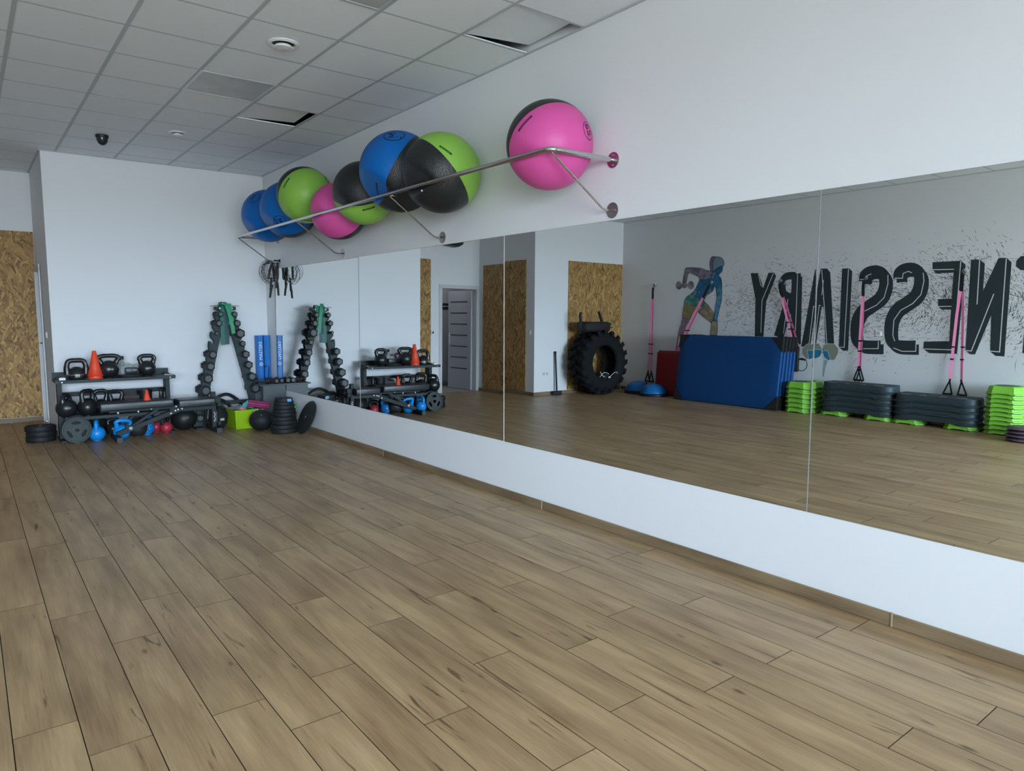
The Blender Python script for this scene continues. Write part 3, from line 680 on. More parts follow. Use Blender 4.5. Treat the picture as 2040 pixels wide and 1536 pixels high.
FC = {'pony': [(.13, .11, .19), (.20, .16, .27)], 'head': [(.24, .21, .30), (.20, .28, .38), (.10, .24, .38)], 'face': [(.01, .09, .19), (.015, .16, .27)],
      'arm_raised': [(.17, .15, .20), (.30, .22, .30), (.08, .09, .13), (.34, .32, .38)], 'torso': [(.01, .06, .13), (.01, .17, .34), (.02, .10, .20), (.25, .38, .48)],
      'arm_straight': [(.01, .12, .27), (.10, .30, .45), (.01, .10, .20)], 'hip': [(.02, .20, .18), (.05, .26, .24), (.30, .34, .28)], 'thigh_back': [(.42, .36, .05), (.20, .22, .08), (.35, .24, .16), (.45, .40, .10)],
      'calf_back': [(.20, .08, .12), (.32, .22, .28), (.14, .10, .16)], 'thigh_front': [(.40, .36, .08), (.10, .20, .14), (.30, .20, .14), (.45, .42, .14)], 'shin': [(.40, .34, .24), (.30, .20, .16)],
      'dumbbell_bar': [(.15, .15, .17), (.30, .30, .33)], 'plate1': [(.07, .07, .08), (.30, .30, .32)], 'plate2': [(.07, .07, .08), (.30, .30, .32)]}
NM = {'pony': 'painted_ponytail', 'head': 'painted_head', 'face': 'painted_face', 'arm_raised': 'painted_raised_arm', 'torso': 'painted_torso', 'arm_straight': 'painted_straight_arm', 'hip': 'painted_hip',
      'thigh_back': 'painted_thigh', 'calf_back': 'painted_calf', 'thigh_front': 'painted_thigh', 'shin': 'painted_shin', 'dumbbell_bar': 'painted_bar', 'plate1': 'painted_weight', 'plate2': 'painted_weight'}
for i, (k, c) in enumerate(FC.items()):
    lp = LET['f_'+k]; lp = lp if k.startswith('dumb') else [(q.x, q.y) for q in smoothpath([(a, b, 0) for a, b in lp + lp[:1]], 3)][:-1]
    flat_poly(NM[k], [lp], painted('mural_'+k, c, 7), 4 + (0.3 * i if k not in ('arm_straight', 'face') else 6.0))
flat_poly('figure_outline', [q for k in ('arm_raised', 'torso', 'hip', 'thigh_back', 'thigh_front', 'shin', 'arm_straight', 'head') for q in stroke(LET['f_'+k] + LET['f_'+k][:1], .006)], MURALINK, 11)
flat_poly('painted_hex_weight', [LET['d_h1']], mat('mural_olive', (.26, .28, .22), .6), 5, 'olive grey end of the painted dumbbell')
flat_poly('painted_hex_weight', [LET['d_h2']], mat('mural_olive', (.26, .28, .22), .6), 5)
flat_poly('painted_hex_shade', [LET['d_h1blue'], LET['d_h2blue'], LET['d_hbar']], mat('mural_blue', (.02, .20, .36), .6), 6)
flat_poly('painted_drip', [LET['d_drip']], mat('mural_drip', (.33, .43, .47), .6), 2)
flat_poly('painted_hex_line', [q for k in ('d_h1', 'd_h2', 'd_h1blue', 'd_h2blue') for q in stroke(LET[k] + LET[k][:1], .006)], MURALLINE, 7)
# ink spatter: fine dashes and dots fanning out over the wall
rs = random.Random(11); quads = {0: [], 1: [], 2: []}
for i in range(10500):
    y = rs.uniform(2.0, 7.95); band = 1.62 + .10*sin(y*2.1); z = band + rs.gauss(0, .40) + (.10 if y < 5.5 else 0) * rs.random()
    edge = min(1, max(0, (7.7 - y) / 1.3)); up = abs(z - band) / .95
    if rs.random() > edge * (1 - up**1.3 * .9) or not .52 < z < 2.95: continue
    ang = math.atan2(z - 1.55, (y - 4.4)) * .35 + rs.gauss(0, .45) + (pi if rs.random() < .5 else 0)
    l = abs(rs.gauss(0, .034)) + .008 if rs.random() < .9 else rs.uniform(.08, .22); wd = rs.uniform(.0035, .009) if l > .016 else rs.uniform(.007, .014)
    dy, dz = cos(ang)*l/2, sin(ang)*l/2; ny, nz = -sin(ang)*wd/2, cos(ang)*wd/2; bend = rs.gauss(0, .25)*l
    c = (y + ny*bend*40, z + nz*bend*40)
    quads[0 if rs.random() < .88 else rs.choice((1, 2))].append([(y-dy, z-dz), (c[0]+ny, c[1]+nz), (y+dy, z+dz), (c[0]-ny, c[1]-nz)])
for k, m in ((0, mat('spatter_dark', (.06, .07, .07), .7)), (1, mat('spatter_brown', (.34, .25, .19), .7)), (2, mat('spatter_olive', (.36, .36, .22), .7))):
    mb = MB()
    for q in quads[k]: mb.add([(.0008, a, b2) for a, b2 in q], [(0, 1, 2, 3)])
    mb.build('ink_spatter', m, mural, smooth=0, normals=False)['kind'] = 'stuff'
flat_poly('wall_seam', [[(1.9, 1.165), (7.4, 1.165), (7.4, 1.170), (1.9, 1.170)]], mat('seam_shadow', (.55, .56, .57), .7), 1.5)

# ================================================================== BALL RACK AND EXERCISE BALLS
RX, RZ = -0.53, 2.434
rack = thing('ball_rack', 'polished steel tube ball rack fixed high on the white wall above the mirrors', 'rack', (0, 6.3, RZ))
def bendpath(a, corner, b, r=.07, n=6):
    a, c, b = Vector(a), Vector(corner), Vector(b); p = c + (a-c).normalized()*r; q = c + (b-c).normalized()*r
    return [a] + [(1-t)**2*p + 2*t*(1-t)*c + t*t*q for t in [i/n for i in range(n+1)]] + [b]
ys0, ys1 = 3.245-6.3, 9.33-6.3
path = bendpath((-.002, ys0, 0), (RX, ys0, 0), (RX, 0, 0)) + bendpath((RX, 0.1, 0), (RX, ys1, 0), (-.002, ys1, 0))
MB().tube(path, .0165, 14).build('rail', STEEL, rack)
def flange(z, y): return MB().lathe([(0.05, 0), (.05, .004), (.012, .006)], 28, Matrix.Translation((-.001, y, z)) @ Matrix.Rotation(-pi/2, 4, 'Y')).build('flange', mat('flange_steel', (.45, .40, .42), .25, 1.0), rack)
for i, yy in enumerate((ys0, 5.283-6.3, 7.33-6.3, ys1)):
    if i in (0, 3): flange(0, yy)
    flange(-.315, yy)
    zb = -.315
    MB().tube(bendpath((RX+.02, yy + (.02 if i == 0 else 0), -.012), (-.085, yy, zb+.0), (-.002, yy, zb), .03), .0075, 8).build('strut', STEEL, rack)
    if i in (1, 2): MB().tube([(RX, yy, -.004), (-.002, yy, -.004)], .0085, 8).build('cross_rod', STEEL, rack)
    for dz in (-.03, .03):
        if i in (0, 3): MB().cyl((-.004, yy, dz), (-.012, yy, dz), .006, 8).build('screw', CHROME, rack)
        MB().cyl((-.004, yy+dz, -.315), (-.012, yy+dz, -.315), .006, 8).build('screw', CHROME, rack)

BALLC = {'pink': (0.66, 0.085, 0.33), 'green': (0.255, 0.50, 0.075), 'blue': (0.0, 0.125, 0.46)}
BHALF = dotted('black_pimpled_rubber', (0.014, 0.016, 0.017))
PRINT = {'pink': mat('dark_print_on_pink', (.06, .005, .04), .5), 'green': mat('dark_print_on_green', (.01, .06, .01), .5), 'blue': mat('dark_print_on_blue', (.002, .010, .045), .5)}
def on_ball(mb, R, d, r, u, ang, k=1.002):
    """bend flat print (x, y, 0) onto the sphere round direction d"""
    d = d.normalized(); tx = (r*cos(ang) + u*sin(ang)); tx = (tx - d*tx.dot(d)).normalized(); ty = d.cross(tx)
    return mb.warp(lambda c: (d*R + tx*c.x + ty*c.y).normalized() * (R*k + c.z))
def exercise_ball(colour, c, R, axis, r, u, label, strip=None, logo=None, number='75', valve=None):
    r, u, axis = Vector(r), Vector(u), Vector(axis).normalized(); t = r.cross(u)
    o = thing('exercise_ball', label, 'exercise ball', c, group='exercise balls on the wall rack')
    M = frame_to(axis); n = 24
    def dent(co):
        p = co + Vector(c); dz = abs(p.z - RZ)
        if p.y > 3.2:
            xm = RX + .0155 - .9*max(0, math.sqrt(dz*dz + .0004) - .0235)
            if dz < .2:
                d_ = xm - p.x; k_ = .035; h_ = max(k_ - abs(d_), 0)/k_; co = Vector((max(xm, p.x) + h_*h_*k_*.25 - c[0], co.y, co.z)); p = co + Vector(c)
        for yr in (5.283, 7.33):
            dy = abs(p.y - yr); zm = RZ + .006 - .9*max(0, dy - .010)
            if dy < .12 and p.z < zm and p.x > RX and zm - p.z < .14: co = Vector((co.x, co.y, zm - c[2]))
        return Vector((min(co.x, -.001 - c[0]), co.y, co.z))
    m = BALLC[colour]; m = mat(colour + '_ball_vinyl', m, 0.42, spec=.35)
    for nm, sgn, mm in (('coloured_half', 1, m), ('black_half', -1, BHALF)):
        prof = [(R*sin(pi/2*i/n), sgn*R*cos(pi/2*i/n)) for i in range(n+1)]
        mb = MB().lathe(prof, 72, M, cap=False)
        for _ in range(1): bmesh.ops.subdivide_edges(mb.bm, edges=mb.bm.edges[:], cuts=1, use_grid_fill=True)
        for v in mb.bm.verts: v.co = v.co.normalized() * (R if sgn > 0 else R*.999)
        mb.warp(dent).build(nm, mm, o, smooth=80)
    def direction(a, b): return r*a + u*b + t*math.sqrt(max(0, 1 - a*a - b*b))
    if strip:
        a, b, ang, ln = strip; mb = MB(); w_ = ln*.14; k = 14
        for j in range(k):
            x0, x1 = -ln/2 + ln*j/k, -ln/2 + ln*(j+1)/k; mb.add([(x0, -w_/2, 0), (x1, -w_/2, 0), (x1, w_/2, 0), (x0, w_/2, 0)], [(0, 1, 2, 3)])
        on_ball(mb, R, direction(a, b), r, u, R_(ang)).build('name_strip', PRINT[colour], o, smooth=60, normals=False)
        mb = MB(); rr = random.Random(int(R*1e4))
        for j in range(11):
            x = -ln*.34 + ln*.74*j/11; s = ln*.018; h = w_*.26
            for q in stroke([(x, -h), (x, h), (x+s*1.6, h if j % 2 else 0), (x+s*1.6, -h)][:rr.choice((2, 3, 4))], s*.6): mb.add([(p[0], p[1], 0) for p in q], [(0, 1, 2, 3)])
        on_ball(mb, R, direction(a, b), r, u, R_(ang), 1.004).build('strip_lettering', m, o, smooth=60, normals=False)
    if logo:
        a, b, ang, sz = logo; mb = MB()
        ring = [(cos(2*pi*i/36)*sz, sin(2*pi*i/36)*sz) for i in range(37)]
        for q in stroke(ring, sz*.10): mb.add([(p[0], p[1], 0) for p in q], [(0, 1, 2, 3)])
        mb.text(number, sz*1.40, Matrix.Translation((-.12*sz, 0, 0)), offset=sz*.035); mb.text('cm', sz*.42, Matrix.Translation((.66*sz, -.28*sz, 0)))
        on_ball(mb, R, direction(a, b), r, u, R_(ang)).build('size_print', PRINT[colour], o, smooth=60, normals=False)
    if valve:
        d = direction(*valve); MB().cyl(d*R*.995, d*R*1.006, .007, 10).build('valve', WHITEP, o)
exercise_ball('pink', (-.281, 3.543, 2.540), .281, (-.186, -.766, -.615), (.756, -.655, 0), (-.147, -.17, .974),
              'shiny pink exercise ball with a black rear, alone at the right end of the rail', (-.55, .47, 42, .125), (.86, .30, -78, .058), '65')
exercise_ball('green', (-.308, 4.803, 2.556), .308, (.731, -.235, .641), (.845, -.535, 0), (-.102, -.161, .982),
              'exercise ball, black in front and lime green on its right, second from the right', (.10, .54, -42, .115), None, valve=(-.49, -.42))
exercise_ball('blue', (-.335, 5.434, 2.658), .335, (-.70, .51, .499), (.875, -.485, 0), (-.092, -.167, .982),
              'large exercise ball, bright blue on its left and black on its right', (-.54, -.42, 78, .115), (-.11, .88, 158, .088))
exercise_ball('green', (-.294, 6.191, 2.587), .29, (.402, .357, -.843), (.897, -.442, 0), (-.072, -.145, .987),
              'exercise ball with a plain black top and lime green underside', (.14, -.47, 18, .12), None, valve=(.08, .66))
exercise_ball('pink', (-.285, 6.777, 2.487), .282, (-.719, -.64, .273), (.911, -.412, 0), (-.057, -.126, .99),
              'dusky pink exercise ball hanging lowest between a green and a black one', None, (.30, -.93, 10, .04), '65')
exercise_ball('green', (-.362, 7.45, 2.725), .296, (.078, -.88, -.468), (.928, -.372, 0), (-.058, -.144, .988),
              'lime green exercise ball seated highest, third from the corner', (-.62, .40, 60, .12), (.80, .55, -60, .05), '65')
exercise_ball('blue', (-.316, 8.067, 2.647), .316, (-.508, -.782, .36), (.936, -.352, 0), (-.048, -.128, .991),
              'blue exercise ball with a black underside, second from the corner', None, (-.30, -.44, 20, .075))
exercise_ball('blue', (-.315, 8.75, 2.65), .312, (-.593, -.801, .08), (.946, -.325, 0), (-.041, -.12, .992),
              'blue exercise ball nearest the corner at the far end of the rail', None, (-.50, .66, 130, .075))

# ================================================================== SKIPPING ROPES hung on the last strut
rp = random.Random(4)
for k in range(5):
    t = thing('skipping_rope', 'coiled black skipping rope with the lowest handles of the hung bundle' if k == 3 else 'coiled black skipping rope hung with others below the ball rack corner', 'skipping rope', (-.055 - .008*k, 9.30 - .012*k, 2.13), group='black skipping ropes hung in the corner')
    mb = MB()
    for q in range(3):
        ra = rp.uniform(.09, .15); cx = -ra*.75 + rp.uniform(-.02, .035); cz = -ra + rp.uniform(-.02, .03); tl = rp.uniform(-.5, .5); sq = rp.uniform(.6, 1.0)
        mb.tube([(cx + ra*cos(a)*sq*cos(tl), ra*cos(a)*sin(tl)*.4 - .01*q, cz + ra*sin(a)) for a in [2*pi*i/26 for i in range(26)]], .0022, 5, closed=True)
    mb.build('cord', BLACK, t)
    for q in range(2):
        x = (-.045, .022)[q] + rp.uniform(-.012, .008); z = (-.02, -.05, -.17, -.27, -.0)[k] + rp.uniform(-.01, .01) - (.0 if q else .03)
        lean = rp.uniform(-.02, .02)
        MB().tube([(x, -.02*q - .01*k, z), (x+lean, -.02*q-.01, z-.08), (x+lean*1.6, -.02*q, z-.17)], [.012, .015, .013], 10).build('handle', BLACK, t)
hk = MB().lathe([(.022, 0), (.022, .008), (.009, .012), (.009, .07), (.014, .075), (.0, .08)], 14, Matrix.Translation((-.001, 9.275, 2.155)) @ Matrix.Rotation(-pi/2, 4, 'Y')).build('wall_hook', BLACK)
tag(hk, 'small black wall hook carrying the bundle of skipping ropes', 'hook')

# ================================================================== TWO-TIER RACK ON THE BACK WALL
def hexhead(mb, c, r, l, axis='y'):
    """hexagonal head, chamfered, axis along y"""
    M = Matrix.Translation(c) @ Matrix.Rotation(pi/2, 4, 'X') @ Matrix.Rotation(pi/6, 4, 'Z')
    return mb.lathe([(r*.82, -l/2), (r, -l/2+.008), (r, l/2-.008), (r*.82, l/2)], 6, M)
def dumbbell(loc, r, total, rz=0.0, label='', group=None, rot=None, roll=0.0):
    t = thing('dumbbell', label, 'dumbbell', loc, rz, group, rot)
    hl = r*1.15
    mb = MB(); mb.cyl((0, -total/2+hl/2, 0), (0, total/2-hl/2, 0), .0145, 12); mb.build('handle', mat('dumbbell_handle_grey', (.12, .13, .13), .35, .6), t)
    for s in (-1, 1):
        h = hexhead(MB(), (0, s*(total/2-hl/2), 0), r, hl).build('head', RUBBER, t, smooth=0)
        MB().cyl((0, s*total/2 - s*.002, 0), (0, s*total/2 + s*.0012, 0), r*.60, 20).build('end_cap', HEXEND, h)
    return t
def kettlebell(loc, R, H, W, m, label, rz=0.0, hr=.019, hm=None, style='round', rot=None, group=None, badge=None, base=True):
    """body of radius R, total height H, handle width W"""
    t = thing('kettlebell', label, 'kettlebell', loc, rz, group, rot); hr *= 1.3
    mb = MB()
    if style == 'competition':
        mb.lathe([(0, 0), (R*.92, 0), (R, .012), (R*1.0, .035), (R*.98, .05)], 32); mb.build('base', m, t)
        MB().lathe([(R*1.0, .05), (R*1.01, .054), (R*1.0, .058)], 32).build('groove_ring', mat('worn_metal_ring', (.3, .3, .3), .4, .6), t)
        mb = MB().lathe([(R*.99, .058), (R*.94, .085), (R*.72, .12), (R*.38, .142), (0, .15)], 32)
    else:
        z0 = R*.93; prof = [(0, 0), (R*.48, 0)] + [(R*cos(a), z0 + R*sin(a)) for a in [(-62 + 152*i/16)*pi/180 for i in range(17)]]; prof[-1] = (0, z0+R)
        mb.lathe(prof, 32)
    mb.build('body', m, t, smooth=50)
    top = H - hr; bz = R*.93*1.0 + R*.55 if style == 'round' else .07; bx = R*.56 if style == 'round' else W/2 - hr*.9
    hw = W/2 - hr
    pts = [(-bx, 0, bz - .012), (-(bx+hw)/2 - .004, 0, (bz*.55+top*.45)), (-hw, 0, bz*.28+top*.72 - .006), (-hw*.84, 0, top-.012), (-hw*.45, 0, top), (0, 0, top), (hw*.45, 0, top), (hw*.84, 0, top-.012), (hw, 0, bz*.28+top*.72-.006), ((bx+hw)/2+.004, 0, (bz*.55+top*.45)), (bx, 0, bz-.012)]
    P = smoothpath(pts, 4); n = len(P); rr = [hr*(1.35 - .35*min(1, min(i, n-1-i)/6)) for i in range(n)]
    MB().tube(P, rr, 12).build('handle', hm or m, t, smooth=60)
    if badge:
        q = MB(); q.lathe([(R*.40, 0), (R*.40, .003), (R*.33, .003)], 24, Matrix.Translation((0, -R*.96, R*.93)) @ Matrix.Rotation(pi/2, 4, 'X'), cap=False)
        q.text(badge, R*.62, Matrix.Translation((0, -R*1.0, R*.93)) @ Matrix.Rotation(pi/2, 4, 'X'), .0015)
        q.build('badge', BLACK if m is not IRON else mat('badge_silver', (.35, .36, .36), .5), t)
    return t
def cone(loc, r, h, label, nested=1):
    t = thing('training_cone', label, 'cone', loc)
    MB().lathe([(r*1.0, 0), (r*1.02, .008), (r*.94, .014), (r*.80, h*.28), (r*.26, h*.985), (r*.22, h), (r*.16, h), (r*.2, h*.95)], 28, cap=False).build('shell', ORANGE, t)
    if nested > 1: MB().lathe([(r*1.02, .03), (r*1.06, .036), (r*.97, .046), (r*.83, h*.28+.02)], 28, cap=False).build('nested_rim', mat('orange_cone_shade', (.75, .055, .02), .45), t)
    return t
def bumper(loc, r, th, label, rot=(0, 0, 0), m=None, group=None, holes=True, stripe=None, name='weight_plate'):
    t = thing(name, label, 'weight plate', loc, group=group, rot=rot); m = m or RUBBER
    circ = lambda cx, cy, a, b, n, ph=0: [(cx + a*cos(x)*cos(ph) - b*sin(x)*sin(ph), cy + a*cos(x)*sin(ph) + b*sin(x)*cos(ph)) for x in [2*pi*i/n for i in range(n)]]
    loops = [circ(0, 0, r*.86, r*.86, 40), circ(0, 0, .026, .026, 16)]
    if holes: loops += [circ(r*.55*cos(a), r*.55*sin(a), r*.30, r*.125, 18, a + pi/2) for a in (pi/2, pi/2 + 2*pi/3, pi/2 + 4*pi/3)]
    MB().filled(loops, th*.66).build('disc', m, t, smooth=30)
    MB().lathe([(r*.84, -th*.42), (r*.86, -th/2), (r*.97, -th/2), (r, -th*.35), (r, th*.35), (r*.97, th/2), (r*.86, th/2), (r*.84, th*.42), (r*.84, -th*.42)], 44, cap=False).build('rim', m, t)
    MB().lathe([(.026, -th/2), (.045, -th/2), (.045, th/2), (.026, th/2), (.026, -th/2)], 24, cap=False).build('hub', mat('hub_ring', (.03, .035, .035), .5, .3), t)
    return t

rk = thing('storage_rack', 'dark teal two-tier steel dumbbell rack against the white wall at the left', 'rack', (-1.95, 9.55, 0))
L_, Rr = -.60, .60
for x in (L_+.03, Rr-.03):
    for yy in (0.12,): MB().box((x, yy-.09, .37), (.05, .13, .72), .003).build('upright', FRAME, rk)
    MB().box((x, -.02, .012), (.06, .42, .024), .003).build('foot', FRAME, rk)
for k, (z, w, y0, y1) in enumerate(((.705, 1.24, -.24, .14), (.285, 1.10, -.27, .12))):
    s = MB(); s.box((0, (y0+y1)/2, z), (w, y1-y0, .006), 0); s.box((0, y0+.002, z-.014), (w, .005, .035), 0); s.box((0, y1, z+.035), (w, .005, .08), 0)
    for e in (-1, 1): s.box((e*w/2, (y0+y1)/2, z-.008), (.005, y1-y0, .03), 0)
    s.build('tray', ENAMEL, rk)
    for e in (-1, 1):
        MB().cyl((e*(w/2-.06), y0+.0, z-.014), (e*(w/2-.06), y0-.007, z-.014), .008, 8).build('bolt', CHROME, rk)
MB().box((0, .10, .52), (1.12, .03, .05), .003).build('back_brace', FRAME, rk)
ZT, ZM = .708, .288
kettlebell((-2.345, 9.47, ZT), .088, .245, .235, IRON, 'black kettlebell with a wide square handle at the left end of the top shelf', hr=.021, style='competition')
cone((-2.165, 9.42, ZT), .080, .325, 'tall orange training cone standing on the top shelf between kettlebells', 2)
kettlebell((-2.02, 9.45, ZT), .108, .285, .275, IRON, 'big black kettlebell just right of the tall orange cone', hr=.019)
kettlebell((-1.61, 9.46, ZT), .098, .27, .215, IRON, 'shiny black kettlebell near the right end of the top shelf', hr=.019)
kettlebell((-1.99, 9.62, ZT), .055, .19, .13, mat('plum_vinyl', (.20, .09, .13), .5), 'small plum kettlebell standing behind the big black one', hr=.012)
# plastic bag and things round it
t = thing('plastic_bag', 'crumpled translucent grey plastic bag lying on the top shelf', 'bag', (-1.80, 9.60, ZT))
rb_ = random.Random(3); mb = MB().sphere((0, 0, .07), .12, nu=26, nv=14, sq=(1.15, .55, .62))
bag_m, nt, b, N, L = nodes('translucent_bag'); b.inputs['Base Color'].default_value = (.55, .58, .60, 1); b.inputs['Roughness'].default_value = .3; b.inputs['Alpha'].default_value = .55
from mathutils import noise as NZ
mb.warp(lambda c: Vector((c.x, c.y, max(0.001, c.z))) * (1 + .28*NZ.noise(c*22))); mb.build('sheet', bag_m, t, smooth=12)
t = thing('rubber_pad', 'flat black rubber pad lying in front of the plastic bag on the top shelf', 'pad', (-1.80, 9.42, ZT))
MB().lathe([(0, 0), (.115, 0), (.12, .012), (.112, .03), (.06, .036), (0, .034)], 28, Matrix.Diagonal((1.15, .8, 1, 1))).build('disc', BLACK, t)
MB().box((0.015, .02, .075), (.14, .05, .08), .02, seg=2).build('folded_part', VINYL, t)
t = thing('drinking_bottle', 'clear bottle neck with a black cap poking out of the plastic bag', 'bottle', (-1.845, 9.66, ZT))
MB().lathe([(.032, 0), (.034, .01), (.034, .13), (.015, .17), (.013, .205)], 18).build('bottle_body', mat('smoky_bottle', (.3, .33, .35), .2), t)
MB().lathe([(.019, .20), (.02, .205), (.02, .235), (.017, .24)], 16).build('cap', BLACK, t)
t = thing('small_box', 'tiny white box at the left end of the top shelf', 'box', (-2.50, 9.36, ZT)); MB().box((0, 0, .017), (.065, .045, .03), .006).build('body', WHITEP, t); MB().box((0, -.001, .034), (.04, .03, .003), .001).build('lid', mat('grey_lid', (.5, .5, .5), .5), t)
t = thing('pen', 'thin white pen lying at the right end of the top shelf', 'pen', (-1.385, 9.44, ZT+.005), rz=.5); MB().cyl((0, -.07, 0), (0, .06, 0), .005, 8).build('barrel', WHITEP, t); MB().cyl((0, .06, 0), (0, .075, 0), .004, 8, .001).build('tip', BLACK, t)

# middle tray
kettlebell((-2.475, 9.375, ZM), .110, .275, .165, IRON, 'round glossy black kettlebell at the left end of the lower shelf', .9, hr=.018)
kettlebell((-2.265, 9.385, ZM), .105, .31, .19, IRON, 'tall black kettlebell, second from the left on the lower shelf', .6, hr=.018)
kettlebell((-2.11, 9.55, ZM), .085, .285, .18, IRON, 'black kettlebell, third from the left on the lower shelf', .2, hr=.016)
kettlebell((-1.955, 9.50, ZM), .085, .275, .175, IRON, 'black kettlebell, fourth on the lower shelf beside the red tag', -.4, hr=.016)
t = thing('tag', 'small red tag between the kettlebells of the lower shelf', 'tag', (-2.035, 9.40, ZM)); MB().box((0, 0, .075), (.045, .02, .05), .004).build('card', REDK, t); MB().box((0, 0, .026), (.012, .012, .052), .002).build('stem', BLACK, t)
t = thing('storage_box', 'dark maroon open box at the back of the lower shelf', 'box', (-1.765, 9.58, ZM))
mb = MB(); mb.box((0, .0, .004), (.21, .14, .008)).box((0, .068, .105), (.21, .005, .21)).box((0, -.068, .095), (.21, .005, .19)).box((-.103, 0, .1), (.005, .14, .2)).box((.103, 0, .1), (.005, .14, .2)); mb.build('body', mat('maroon_card', (.045, .012, .022), .6), t)
MB().box((0, -.072, .165), (.205, .004, .03)).build('rim', BLACK, t)
t = thing('curved_gym_hook', 'lilac grey curved gym hook lying in front of the maroon box', 'handle', (-1.80, 9.42, ZM)); MB().tube(smoothpath([(-.05, 0, .125), (-.02, 0, .135), (.03, 0, .125), (.055, 0, .09), (.05, 0, .04), (.04, 0, .012)], 4), .009, 8).build('bow', mat('lilac_grey', (.36, .30, .38), .5), t); MB().cyl((.04, 0, .004), (.04, 0, .03), .012, 10).build('grip', mat('lilac_grey', (.36, .30, .38), .5), t)
t = thing('bucket', 'black bucket standing on the lower shelf behind the small cone', 'bucket', (-1.635, 9.55, ZM)); MB().lathe([(.0, 0), (.07, 0), (.085, .23), (.09, .235), (.09, .245), (.082, .245), (.068, .01)], 28, cap=False).build('pail', BLACK, t)
MB().tube([(.09*cos(a), -.03-.0*a, .20 - .15*sin(a)) for a in [pi*i/14 for i in range(15)]], .003, 6).build('bail_handle', CHROME, t)
kettlebell((-1.445, 9.50, ZM), .075, .27, .15, IRON, 'black kettlebell at the right end of the lower shelf', 1.0, hr=.015)

# under the rack, on the floor
t = bumper((-2.405, 9.235, .150), .150, .040, 'dark grey-green three-hole weight plate leaning upright under the rack', (R_(90-7), 0, R_(2)), mat('grey_green_rubber', (.026, .038, .041), .55, spec=.4))
MB().box((0, -.146, .0), (.05, .008, .03), .002).build('mint_mark', mat('mint_paint', (.12, .75, .5), .5), t)
t = bumper((-2.395, 9.31, .155), .155, .035, 'weight plate standing upright just behind the grey-green one', (R_(90-7), 0, R_(2)), RUBBER, holes=False)
kettlebell((-2.20, 9.29, 0), .088, .245, .16, BLUEK, 'bright blue kettlebell seen end-on beside the upright weight plate', 1.35, hr=.017)
t = thing('bin', 'black plastic bin with a flared rim standing under the rack', 'bin', (-2.17, 9.58, 0)); MB().lathe([(0, 0), (.085, 0), (.115, .235), (.13, .238), (.13, .262), (.108, .262), (.08, .01)], 28, cap=False).build('tub', BLACK, t)
MB().box((0, -.115, .2), (.03, .01, .02), .003).build('clip', mat('grey_lid', (.5, .5, .5), .5), t)
kettlebell((-1.965, 9.27, .0), .090, .25, .20, BLUEK, 'bright blue kettlebell leaning behind the front foot of the bench', .15, hr=.018, rot=(.25, .12, .1))
kettlebell((-1.775, 9.33, 0), .112, .27, .20, mat('matte_black_iron', (.020, .022, .023), .5), 'large matt black kettlebell behind the slanted bench beam', .3, hr=.02)
kettlebell((-1.655, 9.40, 0), .082, .23, .16, BLUEK, 'blue kettlebell with a round number badge beside the large matt black one', .3, hr=.016, badge='2')
kettlebell((-1.535, 9.52, 0), .070, .20, .14, REDK, 'red kettlebell with a black handle, the rear one of two', -.2, hr=.013, hm=BLACK)
kettlebell((-1.445, 9.38, 0), .072, .205, .15, REDK, 'red kettlebell with a black handle, the front one of two', .5, hr=.013, hm=BLACK)
kettlebell((-1.99, 9.55, 0), .09, .22, .16, IRON, 'black kettlebell in the shade below the lower shelf beside the bin', .1, hr=.016)
kettlebell((-1.62, 9.64, 0), .085, .26, .19, IRON, 'black kettlebell behind the red ones, its handle arching above them', .3, hr=.015)
# three plates lying left of the rack
for k in range(3):
    bumper((-2.715 + .006*(k % 2), 9.66, .0305 + k*.060), .150 + (.004 if k == 2 else 0), .058, ('bottom', 'middle', 'top')[k] + ' plate of the stack of three black plates on the floor left of the rack', group='three black plates left of the rack')

# ================================================================== WEIGHT BENCH
bn = thing('weight_bench', 'adjustable black weight bench standing in front of the two-tier rack', 'weight bench', (-1.55, 9.15, 0))
def pad(mb, x0, x1, z0, z1, w):
    return mb.box(((x0+x1)/2, 0, (z0+z1)/2), (x1-x0, w, z1-z0), .016, seg=3)
pad(MB(), -.64, .13, .360, .452, .27).build('backrest', VINYL, bn, smooth=50)
pad(MB(), .18, .60, .338, .432, .28).build('seat', VINYL, bn, smooth=50)
MB().box((-.255, 0, .356), (.74, .18, .012), .002).build('backrest_board', FRAME, bn)
MB().box((.39, 0, .339), (.40, .20, .012), .002).build('seat_board', FRAME, bn)
MB().box((-.14, 0, .343), (.80, .045, .04), .004).build('backrest_beam', FRAME, bn)
MB().box((.36, 0, .305), (.52, .05, .05), .004).build('seat_beam', FRAME, bn)
def beam(a, b, w, h):
    a, b = Vector(a), Vector(b); M = Matrix.Translation((a+b)/2) @ frame_to(b-a, (0, 1, 0)); return MB().box((0, 0, 0), (w, h, (b-a).length), .004, M)
beam((-.47, 0, .07), (.20, 0, .305), .055, .055).build('main_beam', FRAME, bn)
beam((-.33, 0, .135), (-.02, 0, .335), .035, .03).build('support_strut', FRAME, bn)
MB().cyl((-.33, -.05, .135), (-.33, .05, .135), .020, 14).build('strut_roller', mat('zinc_grey', (.25, .27, .28), .4, .5), bn)
MB().box((-.36, 0, .16), (.03, .06, .07), .003, Matrix.Rotation(0.0, 4, 'Y')).build('ladder_stop', FRAME, bn)
MB().box((-.475, .02, .035), (.055, .50, .055), .004).build('front_foot', FRAME, bn)
for s in (-.232, .272): MB().box((-.475, s, .032), (.062, .012, .064), .004).build('end_cap', mat('rubber_cap', (.05, .055, .06), .6), bn)
MB().box((.615, .07, .032), (.06, .54, .055), .004).build('rear_foot', FRAME, bn)
